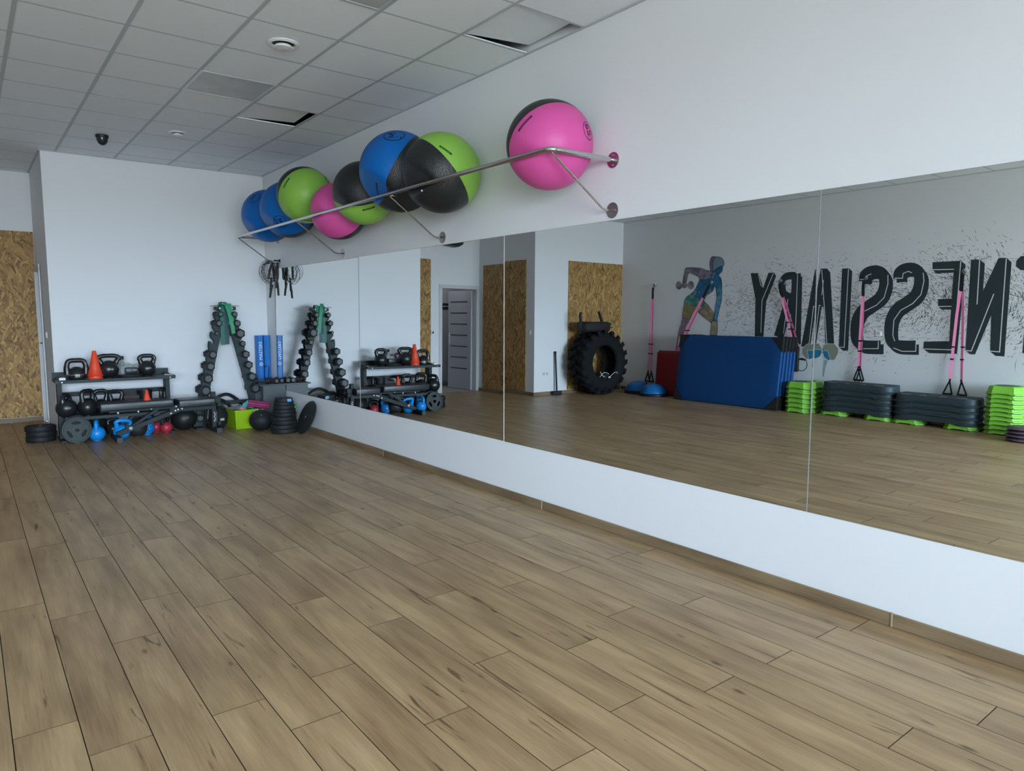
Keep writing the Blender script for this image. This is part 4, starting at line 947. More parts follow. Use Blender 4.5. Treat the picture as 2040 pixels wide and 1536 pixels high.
for s in (-.20, .342): MB().box((.615, s, .032), (.068, .014, .064), .004).build('end_cap', mat('rubber_cap', (.05, .055, .06), .6), bn)
MB().box((.605, 0, .27), (.055, .055, .45), .004).build('post', FRAME, bn)
MB().box((.64, 0, .39), (.10, .07, .08), .006).build('post_bracket', FRAME, bn)
MB().box((.665, -.02, .34), (.05, .06, .06), .006).build('adjuster', FRAME, bn)
MB().box((.66, -.02, .10), (.045, .06, .05), .006).build('wheel_block', FRAME, bn)
for p in ((-.10, .345), (.17, .35), (.16, .30), (.19, .31), (.235, .318), (.11, .27), (-.24, .322), (-.5+.05, .322), (.56, .385)):
    MB().cyl((p[0], -.024 - (.006 if p[0] < 0 else .004), p[1]), (p[0], -.036, p[1]), .0095, 10).build('bolt', WHITEP, bn)
q = MB()
for k in range(7): q.box((.6325, -.0285, .13 + k*.018), (.002, .003, .010 if k % 2 else .014), 0).box((.606 + (k % 3)*.004, -.0285, .13 + k*.018), (.012, .002, .010))
q.build('side_print', WHITEP, bn, smooth=0)
cone((-1.695, 9.10, .449), .040, .125, 'small orange training cone standing on the bench backrest')

# medicine ball with a cloth
t = thing('medicine_ball', 'large black medicine ball on the floor under the bench seat', 'medicine ball', (-1.22, 9.47, .148)); MB().sphere((0, 0, 0), .148, nu=36, nv=20).build('ball', BLACK, t, smooth=80)
MB().tube([(.1485*cos(a), 0, .1485*sin(a)) for a in [2*pi*i/40 for i in range(40)]], .002, 5, closed=True).build('seam', RUBBER, t)
def cloth(loc, sx, sy, h, m, label, seed, name='towel', cat='towel', rz=0.0, group=None):
    t = thing(name, label, cat, loc, rz, group); mb = MB(); n = 14; vs = []
    sd = Vector((seed*3.7, seed, 0))
    for j in range(n+1):
        for i in range(n+1):
            x, y = (i/n-.5), (j/n-.5); z = h*(.55 + .9*NZ.noise(Vector((x*3.1, y*3.1, 0)) + sd) + .4*NZ.noise(Vector((x*8, y*8, 1)) + sd)) * (1 - .8*max(abs(x), abs(y))**2*2)
            vs.append((x*sx*(1+.2*NZ.noise(Vector((y*4, 3, 0))+sd)), y*sy*(1+.2*NZ.noise(Vector((x*4, 7, 0))+sd)), max(.003, z)))
    fs = [(j*(n+1)+i, j*(n+1)+i+1, (j+1)*(n+1)+i+1, (j+1)*(n+1)+i) for j in range(n) for i in range(n)]
    mb.add(vs, fs); k = (n+1)**2; mb.add([(v[0], v[1], v[2]-.003) for v in vs], [tuple(reversed(f)) for f in fs]); mb.build('fabric', m, t, smooth=70, normals=False); return t
cl = cloth((-1.215, 9.44, .292), .17, .16, .035, mat('lilac_cloth', (.30, .20, .36), .8), 'lilac cloth draped on top of the black medicine ball under the bench', 5)

# ================================================================== A-FRAME DUMBBELL RACK
AX, AY = -.648, 9.55
ar = thing('dumbbell_rack', 'tall dark A-frame dumbbell rack leaning open against the back wall', 'rack', (AX, AY, 0))
def axisx(z): return .085 + (1.46 - z) * .232
left_z = [1.455, 1.339, 1.21, 1.094, .940, .792, .638, .484, .30, .139]; right_z = [1.455, 1.337, 1.205, 1.073, .932, .791, .634, .477, .32, .16]
for s, zs in ((-1, left_z), (1, right_z)):
    # profile of the channel with open hooks on its outer edge
    inner = [(axisx(0.0) - .075, 0.0), (axisx(1.54) - .075, 1.54)]; outer = []
    for z in zs:
        x = axisx(z); outer += [(x + .012, z + .050), (x - .012, z + .020), (x - .020, z + .002), (x - .012, z - .016), (x + .008, z - .018), (x + .022, z - .004), (x + .034, z + .014), (x + .045, z + .012), (x + .052, z - .045)]
    outer.append((axisx(0) + .03, 0.0))
    loop = [(inner[1][0], inner[1][1]), (inner[1][0] + .09, 1.54)] + outer + [inner[0]]
    loop = [(s*x, z) for x, z in loop]
    if s < 0: loop = loop[::-1]
    M = Matrix.Rotation(pi/2, 4, 'X')
    up = MB()
    for y0 in (-.040, .036): up.filled([loop], .004, Matrix.Translation((0, y0 + .002, 0)) @ M)
    up.box(((inner[0][0]+inner[1][0])/2*s + s*.002, 0, .77), (.004, .076, 1.575), 0, Matrix.Translation(((inner[0][0]+inner[1][0])/2*s, 0, .77)) @ Matrix.Rotation(-s*math.atan2(inner[0][0]-inner[1][0], 1.54), 4, 'Y') @ Matrix.Translation((-(inner[0][0]+inner[1][0])/2*s, 0, -.77)))
    up.build('upright', ENAMEL, ar, smooth=0)
    for z in zs:
        x = axisx(z); MB().tube([(s*(x+a), 0, z+b) for a, b in ((.046, .012), (.034, .014), (.022, -.004), (.006, -.018), (-.012, -.016), (-.020, .002), (-.012, .022))], 0, flat=(.078, .004, (0, 1, 0))).build('hook', FRAME, ar, smooth=0)
    MB().box((s*(axisx(0)-.02), .0, .012), (.10, .36, .024), .004).build('foot', FRAME, ar)
    MB().cyl((s*.075, -.05, 1.53), (s*.075, -.058, 1.53), .012, 12).build('bolt', WHITEP, ar)
MB().box((0, 0, 1.53), (.26, .08, .045), .004).build('top_bridge', FRAME, ar); MB().box((0, 0, 1.562), (.34, .09, .006), .001).build('top_shelf', FRAME, ar)
MB().box((0, 0, .30), (2*(axisx(.3)-.07), .03, .05), .004).build('lower_bar', FRAME, ar)
sizes_l = {0: .040, 1: .044, 2: .026, 4: .055, 5: .058, 6: .064, 7: .068, 9: .050}; sizes_r = {0: .040, 1: .048, 2: .064, 3: .040, 4: .053, 5: .055, 6: .060, 7: .066}
ordn = ['topmost', 'second from the top', 'third from the top', 'fourth from the top', 'fifth from the top', 'sixth from the top', 'seventh from the top', 'eighth from the top', 'ninth', 'lowest']
for side, zs, sz, s in (('left', left_z, sizes_l, -1), ('right', right_z, sizes_r, 1)):
    keys = sorted(sz)
    for i in keys:
        z = zs[i]; r = sz[i]; where = ordn[i] if not (side == 'left' and i == 9) else 'lowest'
        if side == 'left' and 4 <= i < 9: where = ordn[i] + ' hook'
        dumbbell((AX + s*axisx(z) , AY, z), r, .22 + r*1.3, 0, 'hex dumbbell on the %s leg of the A-frame rack, %s' % (side, where.rstrip(',')), 'hex dumbbells on the A-frame rack')
# resistance bands over the top
def band(pts, w, m, label, wd=(1, 0, 0), inner=None, rz=0.0):
    t = thing('resistance_band', label, 'resistance band', (AX, AY, 1.0), group='flat rubber bands over the A-frame top')
    MB().tube(smoothpath(pts, 5), 0, flat=(w, .003, wd)).build('band', m, t, smooth=50)
    if inner: MB().tube(smoothpath(inner, 5), 0, flat=(w, .003, wd)).build('band_back', m, t, smooth=50)
band([(-.06, .03, .40), (-.055, .02, .575), (-.03, -.03, .612), (.0, -.085, .57), (.035, -.12, .40), (.055, -.13, .26), (.062, -.13, .205)], .048, mat('green_latex', (.035, .30, .15), .5),
     'bright green flat band looped over the rack top, hanging in front', inner=[(.03, -.06, .58), (.05, -.105, .42), (.062, -.125, .205)])
band([(.06, .04, .40), (.055, .02, .568), (.05, -.03, .590), (.05, -.058, .55), (.055, -.07, .45), (.045, -.075, .32)], .05, mat('mint_latex', (.10, .42, .26), .5), 'pale mint band folded flat over the rack top behind the green one')
band([(-.045, .05, .45), (-.042, .0, .575), (-.045, -.055, .54), (-.055, -.065, .35), (-.055, -.066, .06)], .05, mat('dark_green_latex', (.008, .13, .09), .5), 'dark green band hanging lowest inside the A-frame')
band([(.0, .05, .45), (.0, .01, .572), (.0, -.052, .54), (.0, -.06, .35), (-.002, -.06, .065)], .055, mat('navy_latex', (.006, .05, .07), .5), 'dark petrol blue band hanging inside the A-frame')

# ================================================================== THE CORNER: cabinet, blue rollers, boxes, plates
cb = thing('cabinet', 'low dark grey cabinet with an open left side in the corner below the mirror', 'cabinet', (-.165, 9.34, 0))
CB = mat('slate_cabinet_board', (.075, .088, .095), .5)
mb = MB(); mb.box((.0, -.16, .265), (.30, .018, .52), .002); mb.build('front_panel', CB, cb, smooth=0)
MB().box((.0, .165, .265), (.30, .018, .52), .002).build('back_panel', CB, cb, smooth=0); MB().box((.14, 0, .265), (.018, .31, .52), .002).build('side_panel', CB, cb, smooth=0)
MB().box((-.012, -.003, .534), (.345, .37, .02), .002).build('top', mat('dark_cabinet_top', (.04, .048, .052), .45), cb, smooth=0); MB().box((0, 0, .012), (.28, .31, .02), .001).build('bottom', CB, cb, smooth=0)
for k, z in enumerate((.085, .195, .315)):
    t = thing('foam_roller', 'small roller with a pale round end inside the open cabinet, ' + ('lowest', 'middle', 'uppermost')[k] + ' of three', 'roller', (-.17, 9.32, .023 + (.0, .118, .236)[k]), group='rollers in the corner cabinet')
    MB().cyl((-.09, 0, .058), (.14, 0, .058), .057, 20).build('core', BLACK, t); MB().cyl((-.094, 0, .058), (-.0905, 0, .058), .045, 20).build('end_disc', mat('beige_end', (.45, .38, .30), .6), t)
for k, (x, rz) in enumerate(((-.275, .9), (-.135, .12), (-.062, .1))):
    dumbbell((x, 9.29 + (.04 if k == 0 else 0), .580), .038, .19, rz, ('small hex dumbbell lying askew at the left end of the corner cabinet top', 'small hex dumbbell in the middle of the corner cabinet top', 'small hex dumbbell on the corner cabinet top against the mirror')[k], 'small dumbbells on the corner cabinet')
BR = mat('blue_foam_cover', (.006, .16, .52), .45, bump=(14, .1))
for k, (x, w_, lb) in enumerate(((-.148, .088, 'blue covered foam bar with white lettering standing in the corner behind the cabinet'), (-.050, .080, 'plain blue covered foam bar standing in the corner right of the lettered one'))):
    t = thing('foam_bar', lb, 'foam bar', (x, 9.775, 0), group='blue foam bars in the corner')
    MB().prism([(-w_/2, -.03), (-w_/2+.022, -.045), (w_/2-.012, -.045), (w_/2, -.035), (w_/2, .045), (-w_/2, .045)], 1.165, None).build('cover', BR, t, smooth=0)
    if k == 0:
        q = MB().text('MASTERS', .062, Matrix.Translation((.006, -.0462, .955)) @ Matrix.Rotation(pi/2, 4, 'X') @ Matrix.Rotation(pi/2, 4, 'Z'), .0004)
        ring = [(cos(2*pi*i/24)*.021, sin(2*pi*i/24)*.021) for i in range(25)]
        for qq in stroke(ring, .006) + stroke([(-.010, -.006), (-.004, .008), (0, -.004), (.004, .008), (.010, -.006)], .004): q.add([(p[0], p[1], 0) for p in qq], [(0, 1, 2, 3)], Matrix.Translation((.006, -.0462, .772)) @ Matrix.Rotation(pi/2, 4, 'X') @ Matrix.Rotation(pi/2, 4, 'Z'))
        q.build('lettering', mat('white_print', (.75, .8, .85), .5), t, smooth=0)
t = thing('strap', 'black webbing strap hooked over between the blue foam bars', 'strap', (-.09, 9.70, .56)); MB().tube(smoothpath([(-.01, 0, .18), (.015, -.01, .195), (.035, -.02, .16), (.03, -.02, .08), (.02, -.03, .01), (-.02, -.06, -.0)], 5), 0, flat=(.022, .004, (0, 1, 0))).build('webbing', BLACK, t); MB().box((-.012, 0, .178), (.02, .026, .012), .002).build('buckle', FRAME, t)

# lime box with towels
bx = thing('storage_box', 'bright lime green plastic storage box full of towels on the floor', 'box', (-.575, 9.26, 0), rz=.02)
def tapered(mb, w0, d0, w1, d1, z0, z1, th):
    o = [(-w0/2, -d0/2, z0), (w0/2, -d0/2, z0), (w0/2, d0/2, z0), (-w0/2, d0/2, z0), (-w1/2, -d1/2, z1), (w1/2, -d1/2, z1), (w1/2, d1/2, z1), (-w1/2, d1/2, z1)]
    i = [(x - th*(1 if x > 0 else -1), y_ - th*(1 if y_ > 0 else -1), z + (th if z == z0 else 0)) for x, y_, z in o]
    fs = [(0, 1, 2, 3), (11, 10, 9, 8)] + [(a, (a+1) % 4, 4+(a+1) % 4, 4+a) for a in range(4)] + [(8+a, 12+a, 12+(a+1) % 4, 8+(a+1) % 4) for a in range(4)] + [(4+a, 4+(a+1) % 4, 12+(a+1) % 4, 12+a) for a in range(4)]
    return mb.add(o + i, fs)
tapered(MB(), .25, .34, .275, .37, .002, .235, .004).build('tub', LIME, bx, smooth=0)
tapered(MB(), .285, .38, .285, .38, .225, .245, .012).build('rim', LIME, bx, smooth=0)
for x in (-.105, .105):
    for sy in (-1,): MB().box((x, sy*.182, .115), (.014, .012, .22), .003, Matrix.Rotation(0, 4, 'X')).build('rib', LIME, bx)
bt = MB().box((0, 0, .20), (.25, .33, .02), .004).build('packed_cloth', mat('dark_towel', (.05, .06, .07), .9), bx)
cloth((-.64, 9.20, .238), .17, .20, .06, mat('grey_towel', (.33, .33, .38), .9), 'grey towel heaped at the left of the lime box', 2)
cloth((-.615, 9.115, .245), .10, .09, .045, mat('pink_towel', (.60, .22, .35), .9), 'small pink towel over the front rim of the lime box', 3)
cloth((-.53, 9.20, .252), .20, .17, .085, mat('mint_towel', (.10, .48, .40), .9), 'mint green cloth crumpled on top of the lime box', 4, rz=.5)
t = thing('striped_cloth', 'purple and white striped cloth hanging over the right end of the lime box', 'cloth', (-.445, 9.10, .20)); mb = MB(); 
for k in range(7): MB().box((-.042 + k*.014, 0, .0 + .004*(k % 2)), (.0135, .05, .085), .004, seg=1).build('stripe', mat(('violet_knit', 'pale_knit')[k % 2], ((.22, .08, .34), (.62, .55, .70))[k % 2], .9), t)
t = thing('yellow_cloth', 'mustard yellow cloth bundle wedged beside the striped one', 'cloth', (-.36, 9.12, .215)); MB().sphere((0, 0, 0), .032, sq=(1.3, .8, .7)).warp(lambda c: c*(1+.25*NZ.noise(c*60))).build('fabric', mat('mustard', (.45, .27, .05), .8), t); MB().box((0, 0, .02), (.05, .02, .01), .003).build('fold', mat('mustard', (.45, .27, .05), .8), t)
# grooved pink foam sleeve
t = thing('foam_sleeve', 'plum pink foam barbell sleeve lying across the right end of the lime box', 'foam sleeve', (-.40, 9.10, .300), rot=(0, R_(10), R_(-12)))
circ = [(.045*cos(a), .045*sin(a)) for a in [R_(30) + R_(300)*i/24 for i in range(25)]] + [(.020*cos(a), .020*sin(a)) for a in [R_(330) - R_(300)*i/18 for i in range(19)]]
MB().prism(circ, .26, Matrix.Translation((-.13, 0, 0)) @ Matrix.Rotation(pi/2, 4, 'Y') @ Matrix.Rotation(-R_(100), 4, 'Z')).build('foam', mat('plum_foam', (.36, .045, .16), .6), t, smooth=30)
MB().tube([(-.04+.0*a, .047*cos(a), .047*sin(a)) for a in [2*pi*i/24 for i in range(24)]], .003, 6, closed=True).build('groove', mat('plum_foam_shade', (.20, .02, .09), .6), t)

# padded black harness arcs and bag behind the box
for k, (pts, r) in enumerate((([(-.96, 9.52, .02), (-.93, 9.50, .26), (-.80, 9.50, .35), (-.68, 9.53, .30), (-.58, 9.56, .16), (-.54, 9.58, .02)], .020), ([(-.88, 9.60, .02), (-.83, 9.62, .30), (-.66, 9.63, .40), (-.50, 9.66, .31), (-.40, 9.68, .16), (-.36, 9.69, .02)], .022), ([(-.98, 9.44, .02), (-1.0, 9.42, .24), (-.92, 9.43, .33), (-.84, 9.45, .30), (-.78, 9.47, .12), (-.77, 9.47, .02)], .013))):
    t = thing('padded_hoop', ('padded black hoop arching just behind the lime box', 'wide padded black hoop arching highest behind the lime box', 'thin black hoop beside the rear post of the bench')[k], 'hoop', (0, 0, 0))
    MB().tube(smoothpath(pts, 6), r, 10).build('padding', RUBBER, t); 
    for j in (1, 3): p = Vector(pts[j]); MB().tube([p + Vector((-.014, 0, -.004)), p + Vector((.014, 0, .004))], r*1.12, 10).build('tape', BLACK, t)
t = thing('sandbag', 'slumped black gym bag leaning between the bench post and the lime box', 'bag', (-.83, 9.38, 0)); MB().sphere((0, 0, .13), .13, nu=28, nv=18, sq=(.85, .8, 1.15)).warp(lambda c: Vector((c.x, c.y, max(.0, c.z))) * (1 + .16*NZ.noise(c*9))).build('sack', mat('black_canvas', (.012, .013, .014), .85), t, smooth=60)
MB().tube(smoothpath([(-.05, -.07, .24), (-.02, -.12, .30), (.04, -.12, .28), (.06, -.08, .22)], 4), 0, flat=(.02, .004, (1, 0, 0))).build('carry_strap', BLACK, t); MB().box((.02, -.105, .12), (.05, .006, .03), .002).build('patch', mat('grey_lid', (.5, .5, .5), .5), t)

# slam ball, plate stack, balance disc
t = thing('slam_ball', 'squat black sand-filled slam ball with a tiny white mark, in front of the lime box', 'slam ball', (-.445, 8.88, .0)); MB().sphere((0, 0, .125), .15, nu=36, nv=22, sq=(1, 1, .86)).warp(lambda c: Vector((c.x, c.y, max(0, c.z)))).build('shell', RUBBER, t, smooth=80)
mb = MB().text('5', .03, None, .0004); d_ = Vector((-.25, -.75, .62)); mb.warp(lambda c: (d_*.15 + Vector((1, -.3, 0)).normalized()*c.x + Vector((.1, .5, .85)).normalized()*c.y).normalized()*.1515); mb.warp(lambda c: Vector((c.x, c.y, c.z*.86 + .125))).build('mark', WHITEP, t, smooth=0)
zt = 0.0; rr_ = [.158, .155, .150, .152, .140, .138, .132, .118, .108]; th = [.055, .052, .05, .048, .046, .044, .046, .045, .042]; dx = [0, -.012, .006, -.008, .012, .004, .010, .004, .0]
nm = ['bottom', 'second lowest', 'third lowest', 'fourth lowest', 'middle', 'fourth from the top', 'third from top, with green tag', 'second from the top', 'topmost, with a blue label']
for k in range(9):
    t = bumper((-.285 + dx[k], 8.52 + dx[k]*.6, zt + th[k]/2 + .001), rr_[k], th[k]-.002, 'black plate, %s%s of the plate stack beside the slam ball' % (nm[k].split(',')[0], (',' + nm[k].split(',')[1] + ',') if ',' in nm[k] else ''), group='stack of weight plates by the mirror wall', holes=k > 6)
    if k == 8: MB().box((.045, -rr_[k]*.93, 0), (.05, .01, .034), .002, Matrix.Rotation(-.12, 4, 'Z')).build('blue_label', mat('sky_label', (.15, .50, .85), .5), t); MB().box((.045, -rr_[k]*.93-.0055, 0), (.026, .002, .008), 0, Matrix.Rotation(-.12, 4, 'Z')).build('label_print', mat('label_navy', (.01, .05, .15), .5), t)
    if k == 6: MB().box((.075, -rr_[k]*.86, 0), (.042, .012, .034), .002, Matrix.Rotation(.35, 4, 'Z')).build('green_tag', mat('green_label', (.01, .38, .20), .5), t); MB().box((.075, -rr_[k]*.86-.0065, 0), (.010, .002, .010), 0, Matrix.Rotation(.35, 4, 'Z')).build('tag_print', BLACK, t)
    zt += th[k]
t = thing('balance_disc', 'flat black rubber balance disc leaning against the wall beside the plate stack', 'balance disc', (-.135, 8.17, .212), rot=(0, R_(-66), 0))
MB().lathe([(0, -.014), (.17, -.014), (.205, -.008), (.212, 0), (.205, .010), (.17, .016), (0, .018)], 44).build('disc', RUBBER, t, smooth=50)
MB().filled([[(-.02, -.006), (.016, .012), (.008, -.002), (.018, -.008)]], .001, Matrix.Translation((0, 0, .0185))).build('valve_mark', mat('pale_mark', (.5, .5, .5), .5), t, smooth=0)

# ================================================================== ALONG THE LEFT WALL AND THE PIER (seen in the mirrors)
# tractor tyre leaning on the strand board, axle along y
ty = thing('tractor_tyre', 'huge black tractor tyre standing against the strand board in the corner', 'tyre', (-6.15, 9.46, .605))
TR, TW = .572, .46
My = Matrix.Rotation(pi/2, 4, 'X')
prof = [(.315, -.17), (.335, -.205), (.42, -.235), (.50, -.225), (.545, -.19), (TR, -.12), (TR, .12), (.545, .19), (.50, .225), (.42, .235), (.335, .205), (.315, .17), (.33, .14), (.44, .12), (.50, .08), (.505, -.08), (.44, -.12), (.33, -.14), (.315, -.17)]
TYRE = mat('old_tyre_rubber', (.007, .008, .009), .85, bump=(30, .2), spec=.25)
MB().lathe(prof, 64, My, cap=False).build('carcass', TYRE, ty, smooth=40)
for side in (-1, 1):
    for k in range(20):
        a0 = 2*pi*(k + (.5 if side > 0 else 0))/20; q = []
        for u, w_, half in ((0.0, .20, .042), (.5, .11, .034), (1.0, .0, .026)):
            a = a0 + u*.20
            for e in (-1, 1):
                for r_ in (TR-.02, TR+.036 - .0*u):
                    aa = a + e*half/TR; q.append((r_*cos(aa), side*w_, r_*sin(aa)))
        # shoulder block down the side
        b_ = [((TR-.075)*cos(a0 + e*.040/TR), side*.232, (TR-.075)*sin(a0 + e*.040/TR)) for e in (-1, 1)]
        fs = []
        for s in (0, 4): fs += [(s, s+1, s+5, s+4), (s+2, s+6, s+7, s+3), (s+1, s+3, s+7, s+5), (s, s+4, s+6, s+2)]
        fs += [(8, 9, 11, 10), (0, 1, 12), (2, 13, 3), (1, 3, 13, 12), (0, 12, 13, 2)]
        MB().add(q + b_, fs).build('lug', TYRE, ty, smooth=0)
# padded thing with two handles lying on the tyre
t = thing('push_up_sled', 'black padded machine part with two upright handles resting on top of the tyre', 'machine part', (-6.02, 9.46, 1.165))
mb = MB().box((0, 0, .105), (.66, .30, .19), .06, seg=3); mb.build('padded_body', mat('black_foam', (.010, .010, .011), .7), t, smooth=50)
MB().box((.0, -.143, .10), (.22, .008, .05), .004).build('side_slot', BLACK, t)
MB().tube(smoothpath([(.32, 0, .08), (.335, 0, .20), (.345, 0, .29), (.33, 0, .37)], 4), .028, 10).build('handle', BLACK, t)
MB().tube(smoothpath([(-.24, 0, .12), (-.20, 0, .24), (-.155, 0, .33), (-.13, 0, .39)], 4), .026, 10).build('handle', BLACK, t)
MB().cyl((-.36, -.05, .12), (-.36, .06, .12), .05, 16).build('roller', BLACK, t); MB().tube([(-.36, 0, .13), (-.44, 0, .17), (-.47, 0, .15)], .012, 8).build('hook', BLACK, t); MB().tube([(-.36, 0, .09), (-.44, -.02, .08), (-.50, -.02, .10)], .010, 8).build('hook', BLACK, t)
t = thing('cable_bundle', 'black bag with thin white cables lying inside the tyre', 'cables', (-6.22, 9.42, .275))
MB().sphere((0, 0, .055), .10, sq=(1.4, 1.3, .75)).warp(lambda c: c*(1 + .2*NZ.noise(c*16))).build('bag', mat('black_canvas', (.012, .013, .014), .85), t)
for k, pts in enumerate(([(.15, -.10, .06), (.10, -.16, .14), (.0, -.17, .12), (-.02, -.16, .10)], [(-.05, -.17, .06), (-.12, -.19, .12), (-.22, -.18, .14), (-.25, -.18, .06), (-.2, -.18, .03)], [(.16, -.12, .16), (.13, -.14, .09), (.08, -.16, .06)])):
    MB().tube(smoothpath(pts, 5), .0045, 6).build('cable', WHITEP, t)
MB().box((-.03, -.175, .05), (.05, .02, .03), .006).build('plug', WHITEP, t)
t = thing('sledgehammer', 'black sledgehammer standing on its head against the pier wall', 'hammer', (-5.40, 9.775, 0)); MB().box((0, 0, .036), (.215, .068, .07), .010).build('head', FRAME, t); MB().cyl((0, 0, .06), (.015, .035, .80), .017, 12).build('handle', BLACK, t); MB().lathe([(.019, .0), (.021, .04), (.018, .045)], 12, Matrix.Translation((.0145, .034, .765))).build('grip_end', RUBBER, t)

# balance domes
BD = mat('glossy_blue_dome', (.005, .13, .42), .16)
for x, y, lb in ((-6.93, 9.13, 'glossy blue balance dome on the floor next to the tractor tyre'), (-6.78, 8.62, 'glossy blue balance dome on the floor beside the red mats')):
    t = thing('balance_dome', lb, 'balance dome', (x, y, 0), group='blue balance domes')
    MB().lathe([(.0, .0), (.255, .0), (.268, .012), (.268, .035), (.25, .045)], 40).build('base', BLACK, t); MB().lathe([(.252, .040)] + [(.25*cos(a), .042 + .19*sin(a)) for a in [pi/2*i/10 for i in range(1, 11)]], 40, cap=False).build('dome', BD, t, smooth=80)
    MB().lathe([(.256, .042), (.262, .048), (.256, .054)], 40, cap=False).build('ring', BLACK, t)

# mats
def gym_mat(loc, w, h, th, m, label, lean, name='gym_mat', patches=True, group=None, seed=1):
    """w along y, h up, th along x, leaning towards the wall"""
    t = thing(name, label, 'mat', loc, group=group, rot=(0, -R_(lean), 0)); sd = Vector((seed*5.1, 0, 0)); n = 10
    mb = MB().box((0, 0, h/2), (th, w, h), .012, seg=2); bmesh.ops.subdivide_edges(mb.bm, edges=[e for e in mb.bm.edges if e.calc_length() > .3], cuts=n, use_grid_fill=True)
    mb.warp(lambda c: Vector((c.x + .008*NZ.noise(Vector((c.x*.5, c.y*1.6, c.z*2.2)) + sd), c.y + .006*NZ.noise(Vector((c.y, c.z*2, 3)) + sd), c.z + .008*NZ.noise(Vector((c.y*2, 0, 5)) + sd)*(c.z/h)))).build('cover', m, t, smooth=60)
    if patches:
        for sy in (-1, 1):
            for z0, sz in ((0, 1), (h, -1)):
                q = .20; tri = [(0, 0), (q, 0), (q*.15, q*.95), (0, q*.95)]
                lp = [(sy*(w/2+.006 - a), z0 + sz*(b2 - .006)) for a, b2 in ((0, 0), (q*1.05, 0), (0, q*1.15))]
                vs = [(s*(th/2 + .007), p[0], p[1]) for s in (-1, 1) for p in lp]
                MB().add(vs, [(0, 1, 2), (3, 5, 4), (0, 3, 4, 1), (0, 2, 5, 3)]).build('corner_patch', mat('black_corner_vinyl', (.012, .012, .014), .5), t, smooth=0)
    return t
for k in range(5):
    gym_mat((-6.67 - .074*k, 7.03 - .012*k, .004), 1.98, 1.145 - .004*(k % 2), .056, BLUEP, 'blue mat with black corners, %s of the five leaning on the wall' % ('frontmost', 'second from the front', 'middle one', 'second from the wall', 'one nearest the wall')[k], 6.7, group='blue mats leaning on the left wall', seed=k+1)
for k in range(2):
    gym_mat((-6.99 - .062*k, 8.40 + .02*k, .004), .72, .80 + .03*k, .05, REDM, ('front red mat standing behind the blue mats beside the balance dome', 'rear red mat standing against the wall behind the other red one')[k], 4, patches=False, seed=k+8)

# suspension trainers
def suspension(y, z0, label, pts_fn, zend, seed, two=.05, tilt=0.0, handles=True, x=-7.13):
    t = thing('suspension_trainer', label, 'suspension trainer', (x, y, z0), group='pink suspension trainers on the left wall')
    P = lambda s, off=0.0, fx=0.0: Vector((fx, tilt*s + off, -s))
    MB().lathe([(.03, 0), (.03, .006), (.012, .01), (.012, .035)], 14, Matrix.Translation((-.067, 0, .02)) @ Matrix.Rotation(pi/2, 4, 'Y')).build('wall_anchor', CHROME, t)
    MB().tube([(-.02 + .016*cos(a), 0, .0 + .034*sin(a)) for a in [2*pi*i/14 for i in range(14)]], .005, 6, closed=True).build('carabiner', mat('dark_steel', (.05, .06, .06), .3, .8), t)
    MB().tube([P(.03), P(.12, .004), P(.25)], 0, flat=(.042, .012, (0, 1, .2))).build('anchor_strap', BLACK, t)
    L = z0 - zend; hs = L - .20 if handles else L
    for s in (-1, 1):
        o = s*two/2
        MB().tube([P(.235, o*.3, .002*s), P(L*.35, o*.8, .006*s), P(L*.6, o*1.2), P(hs, o*1.6)], 0, flat=(.034, .004, (s*.25, 1, 0))).build('webbing', PINKB, t, smooth=50)
        for q in (.60, .70):
            MB().box(P(L*q, o*1.35), (.016, .046, .022), .003).build('buckle', BLACK, t)
        if handles:
            c = P(hs, o*1.6); a1 = P(L-.02, o*1.6 - .055 + o*.4); a2 = P(L-.02, o*1.6 + .055 + o*.4)
            MB().tube([c + Vector((0, 0, .03)), c], 0, flat=(.03, .008, (0, 1, 0))).tube([c, a1], 0, flat=(.018, .016, (1, 0, 0))).tube([c, a2], 0, flat=(.018, .016, (1, 0, 0))).build('handle_strap', BLACK, t, smooth=0)
            MB().tube([a1, a2], .014, 10).build('grip', BLACK, t)
            MB().tube([a1 + Vector((0, 0, 0)), (a1+a2)/2 + Vector((0, 0, -.045)), a2], .006, 6).build('foot_loop', BLACK, t)
    return t
suspension(8.99, 2.05, 'pink suspension trainer hanging straight down between the tyre and the red mats', None, .20, 1, tilt=.02)
suspension(7.70, 2.05, 'pink suspension trainer swung sideways across the painted woman', None, .66, 2, tilt=.55, handles=False, two=.04)
suspension(6.37, 2.03, 'pink suspension trainer slung over the near end of the blue mats', None, .95, 3, tilt=-.34, handles=False, two=.05)
suspension(5.09, 2.01, 'thin looking pink suspension trainer behind the taller grey step stack', None, .50, 4, two=.02)
suspension(3.79, 2.05, 'pink suspension trainer with both handles above the lower grey step stack', None, .40, 5, two=.09)
t = thing('pilates_ring', 'black gym ring hanging off the near end of the blue mats', 'ring', (-7.10, 5.90, .72)); MB().tube([(.0, .10*cos(a)*.95, .10*sin(a)) for a in [2*pi*i/36 for i in range(36)]], .006, 8, closed=True).build('hoop', BLACK, t); MB().tube([(0, .10, .09), (0, -.07, .075)], .013, 8).build('grip', BLACK, t)
t = thing('storage_sleeve', 'black fabric sleeve hanging beside the last blue mat', 'sleeve', (-7.10, 6.0, .62)); MB().box((0, 0, .18), (.06, .10, .40), .015, seg=2).build('sleeve', mat('black_canvas', (.012, .013, .014), .85), t); MB().tube([(0, 0, .37), (0, .0, .48)], 0, flat=(.03, .004, (0, 1, 0))).build('hang_loop', BLACK, t)

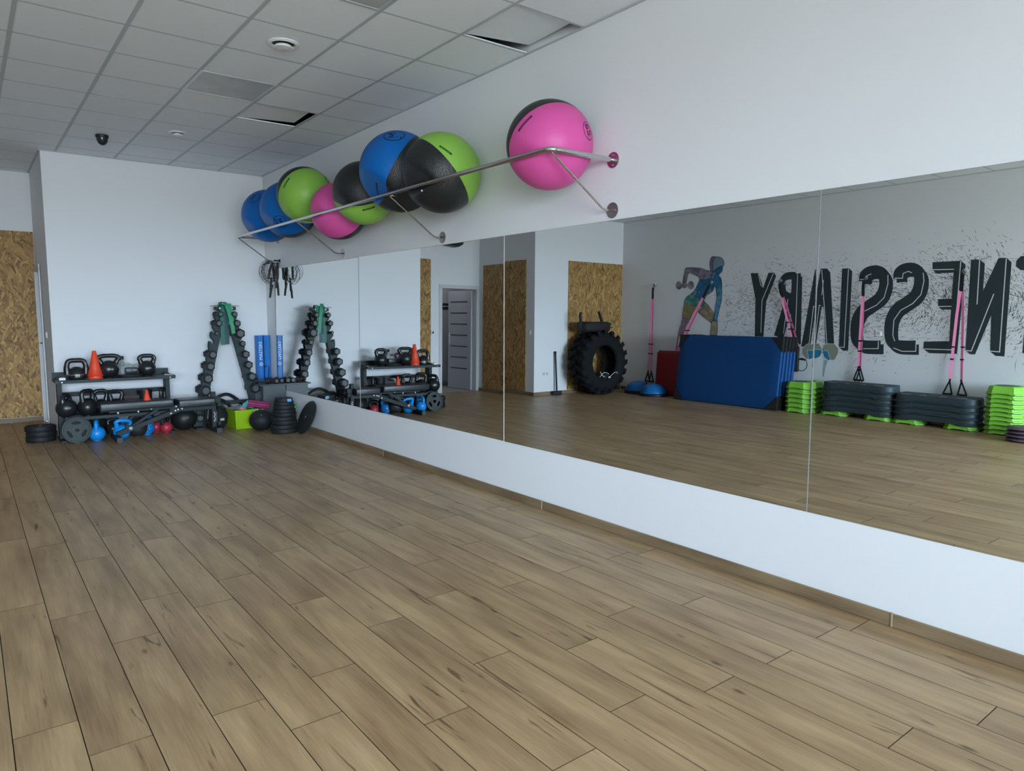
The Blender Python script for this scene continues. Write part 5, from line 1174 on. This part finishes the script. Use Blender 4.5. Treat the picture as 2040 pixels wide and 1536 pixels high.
# ---- step platforms and risers
def rounded(hx, hy, r, n=6):
    out = []
    for cx, cy, a0 in ((hx-r, hy-r, 0), (-hx+r, hy-r, 90), (-hx+r, -hy+r, 180), (hx-r, -hy+r, 270)):
        out += [(cx + r*cos(R_(a0+90*i/n)), cy + r*sin(R_(a0+90*i/n))) for i in range(n+1)]
    return out
def dens(lp, step=.04):
    out = []
    for i in range(len(lp)):
        a = Vector(lp[i]); b2 = Vector(lp[(i+1) % len(lp)]); k = max(1, int((b2-a).length/step))
        out += [tuple(a + (b2-a)*j/k) for j in range(k)]
    return out
def shell(mb, lp, levels, zbot):
    """hollow skirt: lp outline, levels (scale_in, z) from below upwards, zbot(x, y) lowest edge"""
    n = len(lp); vs = []
    for k, (ins, z) in enumerate(levels):
        for x, y in lp:
            l = Vector((x, y)); f = 1 - ins/max(.05, l.length); vs.append((x*f, y*f, zbot(x, y) if k == 0 else z))
    fs = [(k*n+i, k*n+(i+1) % n, (k+1)*n+(i+1) % n, (k+1)*n+i) for k in range(len(levels)-1) for i in range(n)]
    fs.append(tuple((len(levels)-1)*n + i for i in range(n))); return mb.add(vs, fs)
sm = lambda t: max(0, min(1, t))**2 * (3 - 2*max(0, min(1, t)))
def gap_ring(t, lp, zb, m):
    """dark ring painted as the shaded gap under a nesting shell"""
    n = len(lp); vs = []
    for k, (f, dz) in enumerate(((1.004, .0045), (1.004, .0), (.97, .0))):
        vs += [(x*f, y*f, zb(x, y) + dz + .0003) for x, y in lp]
    MB().add(vs, [(k*n+i, k*n+(i+1) % n, (k+1)*n+(i+1) % n, (k+1)*n+i) for k in range(2) for i in range(n)]).build('painted_gap_shade', m, t, smooth=40)
def step_platform(loc, label, group, rz=0.0):
    t = thing('step_platform', label, 'step', loc, rz, group)
    lp = dens(rounded(.20, .535, .14)); arch = lambda x, y: .034*sm((.34-abs(y))/.16) + (.006 if .05 < abs(abs(y)-.40) < .06 else 0)
    shell(MB(), lp, [(0, 0), (-.005, .022), (.022, .034), (.024, .105), (.030, .113), (.042, .116)], arch).build('body', GREYSTEP, t, smooth=40)
    gap_ring(t, lp, arch, mat('grey_gap_shade', (.004, .005, .006), .9))
    MB().box((0, 0, .118), (.30, .96, .004), .001).build('tread', mat('dark_tread', (.03, .04, .045), .7), t)
    q = MB()
    for y in (-.34, -.12, .12, .34):
        q.box((.172, y, .1175), (.012, .13 if abs(y) > .2 else .07, .003), 0)
    q.build('slot', mat('slot_grey', (.35, .38, .40), .6), t)
    for y in (-.36, .36): MB().lathe([(.010, 0), (.010, .006)], 10, Matrix.Translation((.192, y, .028)) @ Matrix.Rotation(pi/2, 4, 'Y')).build('peg_hole', BLACK, t)
    return t
def riser(loc, label, group, s=1.0, rz=0.0):
    t = thing('step_riser', label, 'step riser', loc, rz, group)
    lp = dens(rounded(.205*s, .205*s, .080, 1), .02); nt = lambda x, y: .013*max(sm((.10-abs(x))/.04)*(abs(y) > .15), sm((.10-abs(y))/.04)*(abs(x) > .15)) + (.010 if .012 > abs(abs(y)-.125) else 0)
    shell(MB(), lp, [(0, 0), (.002, .020), (.014, .028), (.034, .098), (.042, .105), (.056, .107)], nt).build('body', GREEN, t, smooth=35)
    gap_ring(t, lp, nt, mat('green_gap_shade', (.006, .02, .003), .9))
    MB().lathe([(.12, .107), (.125, .110), (.12, .112)], 24).build('top_ring', mat('dark_green_ring', (.03, .10, .07), .5), t)
    return t
ordw = ['lowest', 'second lowest', 'third lowest', 'fourth lowest', 'fifth lowest', 'sixth lowest', 'seventh lowest', 'eighth lowest', 'ninth lowest', 'topmost']
XS = -6.905
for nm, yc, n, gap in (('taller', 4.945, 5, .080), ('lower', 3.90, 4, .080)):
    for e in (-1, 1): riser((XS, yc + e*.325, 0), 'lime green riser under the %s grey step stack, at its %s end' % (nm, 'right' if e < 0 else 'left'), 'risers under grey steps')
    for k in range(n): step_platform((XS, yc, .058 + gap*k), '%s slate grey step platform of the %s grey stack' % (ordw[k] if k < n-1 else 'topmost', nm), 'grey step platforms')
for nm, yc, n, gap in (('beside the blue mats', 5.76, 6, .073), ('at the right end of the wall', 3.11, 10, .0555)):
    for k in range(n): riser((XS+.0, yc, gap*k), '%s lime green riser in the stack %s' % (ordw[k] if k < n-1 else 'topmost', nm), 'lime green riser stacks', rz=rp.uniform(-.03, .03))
for k in range(4):
    t = thing('balance_cushion', '%s grey purple balance cushion of the pile before the lime risers' % ('lowest', 'second lowest', 'second from the top', 'topmost')[k], 'cushion', (-6.44, 2.77 + .01*(k % 2), .002 + k*.044), group='grey purple balance cushions')
    MB().lathe([(0, 0), (.15, .002), (.185, .014), (.19, .022), (.185, .030), (.15, .042), (0, .044)], 36).build('cushion', mat('grey_purple_rubber', (.085, .06, .085), .45), t, smooth=50); MB().lathe([(.188, .019), (.193, .022), (.188, .025)], 36, cap=False).build('seam', mat('pale_seam', (.25, .2, .25), .4), t)
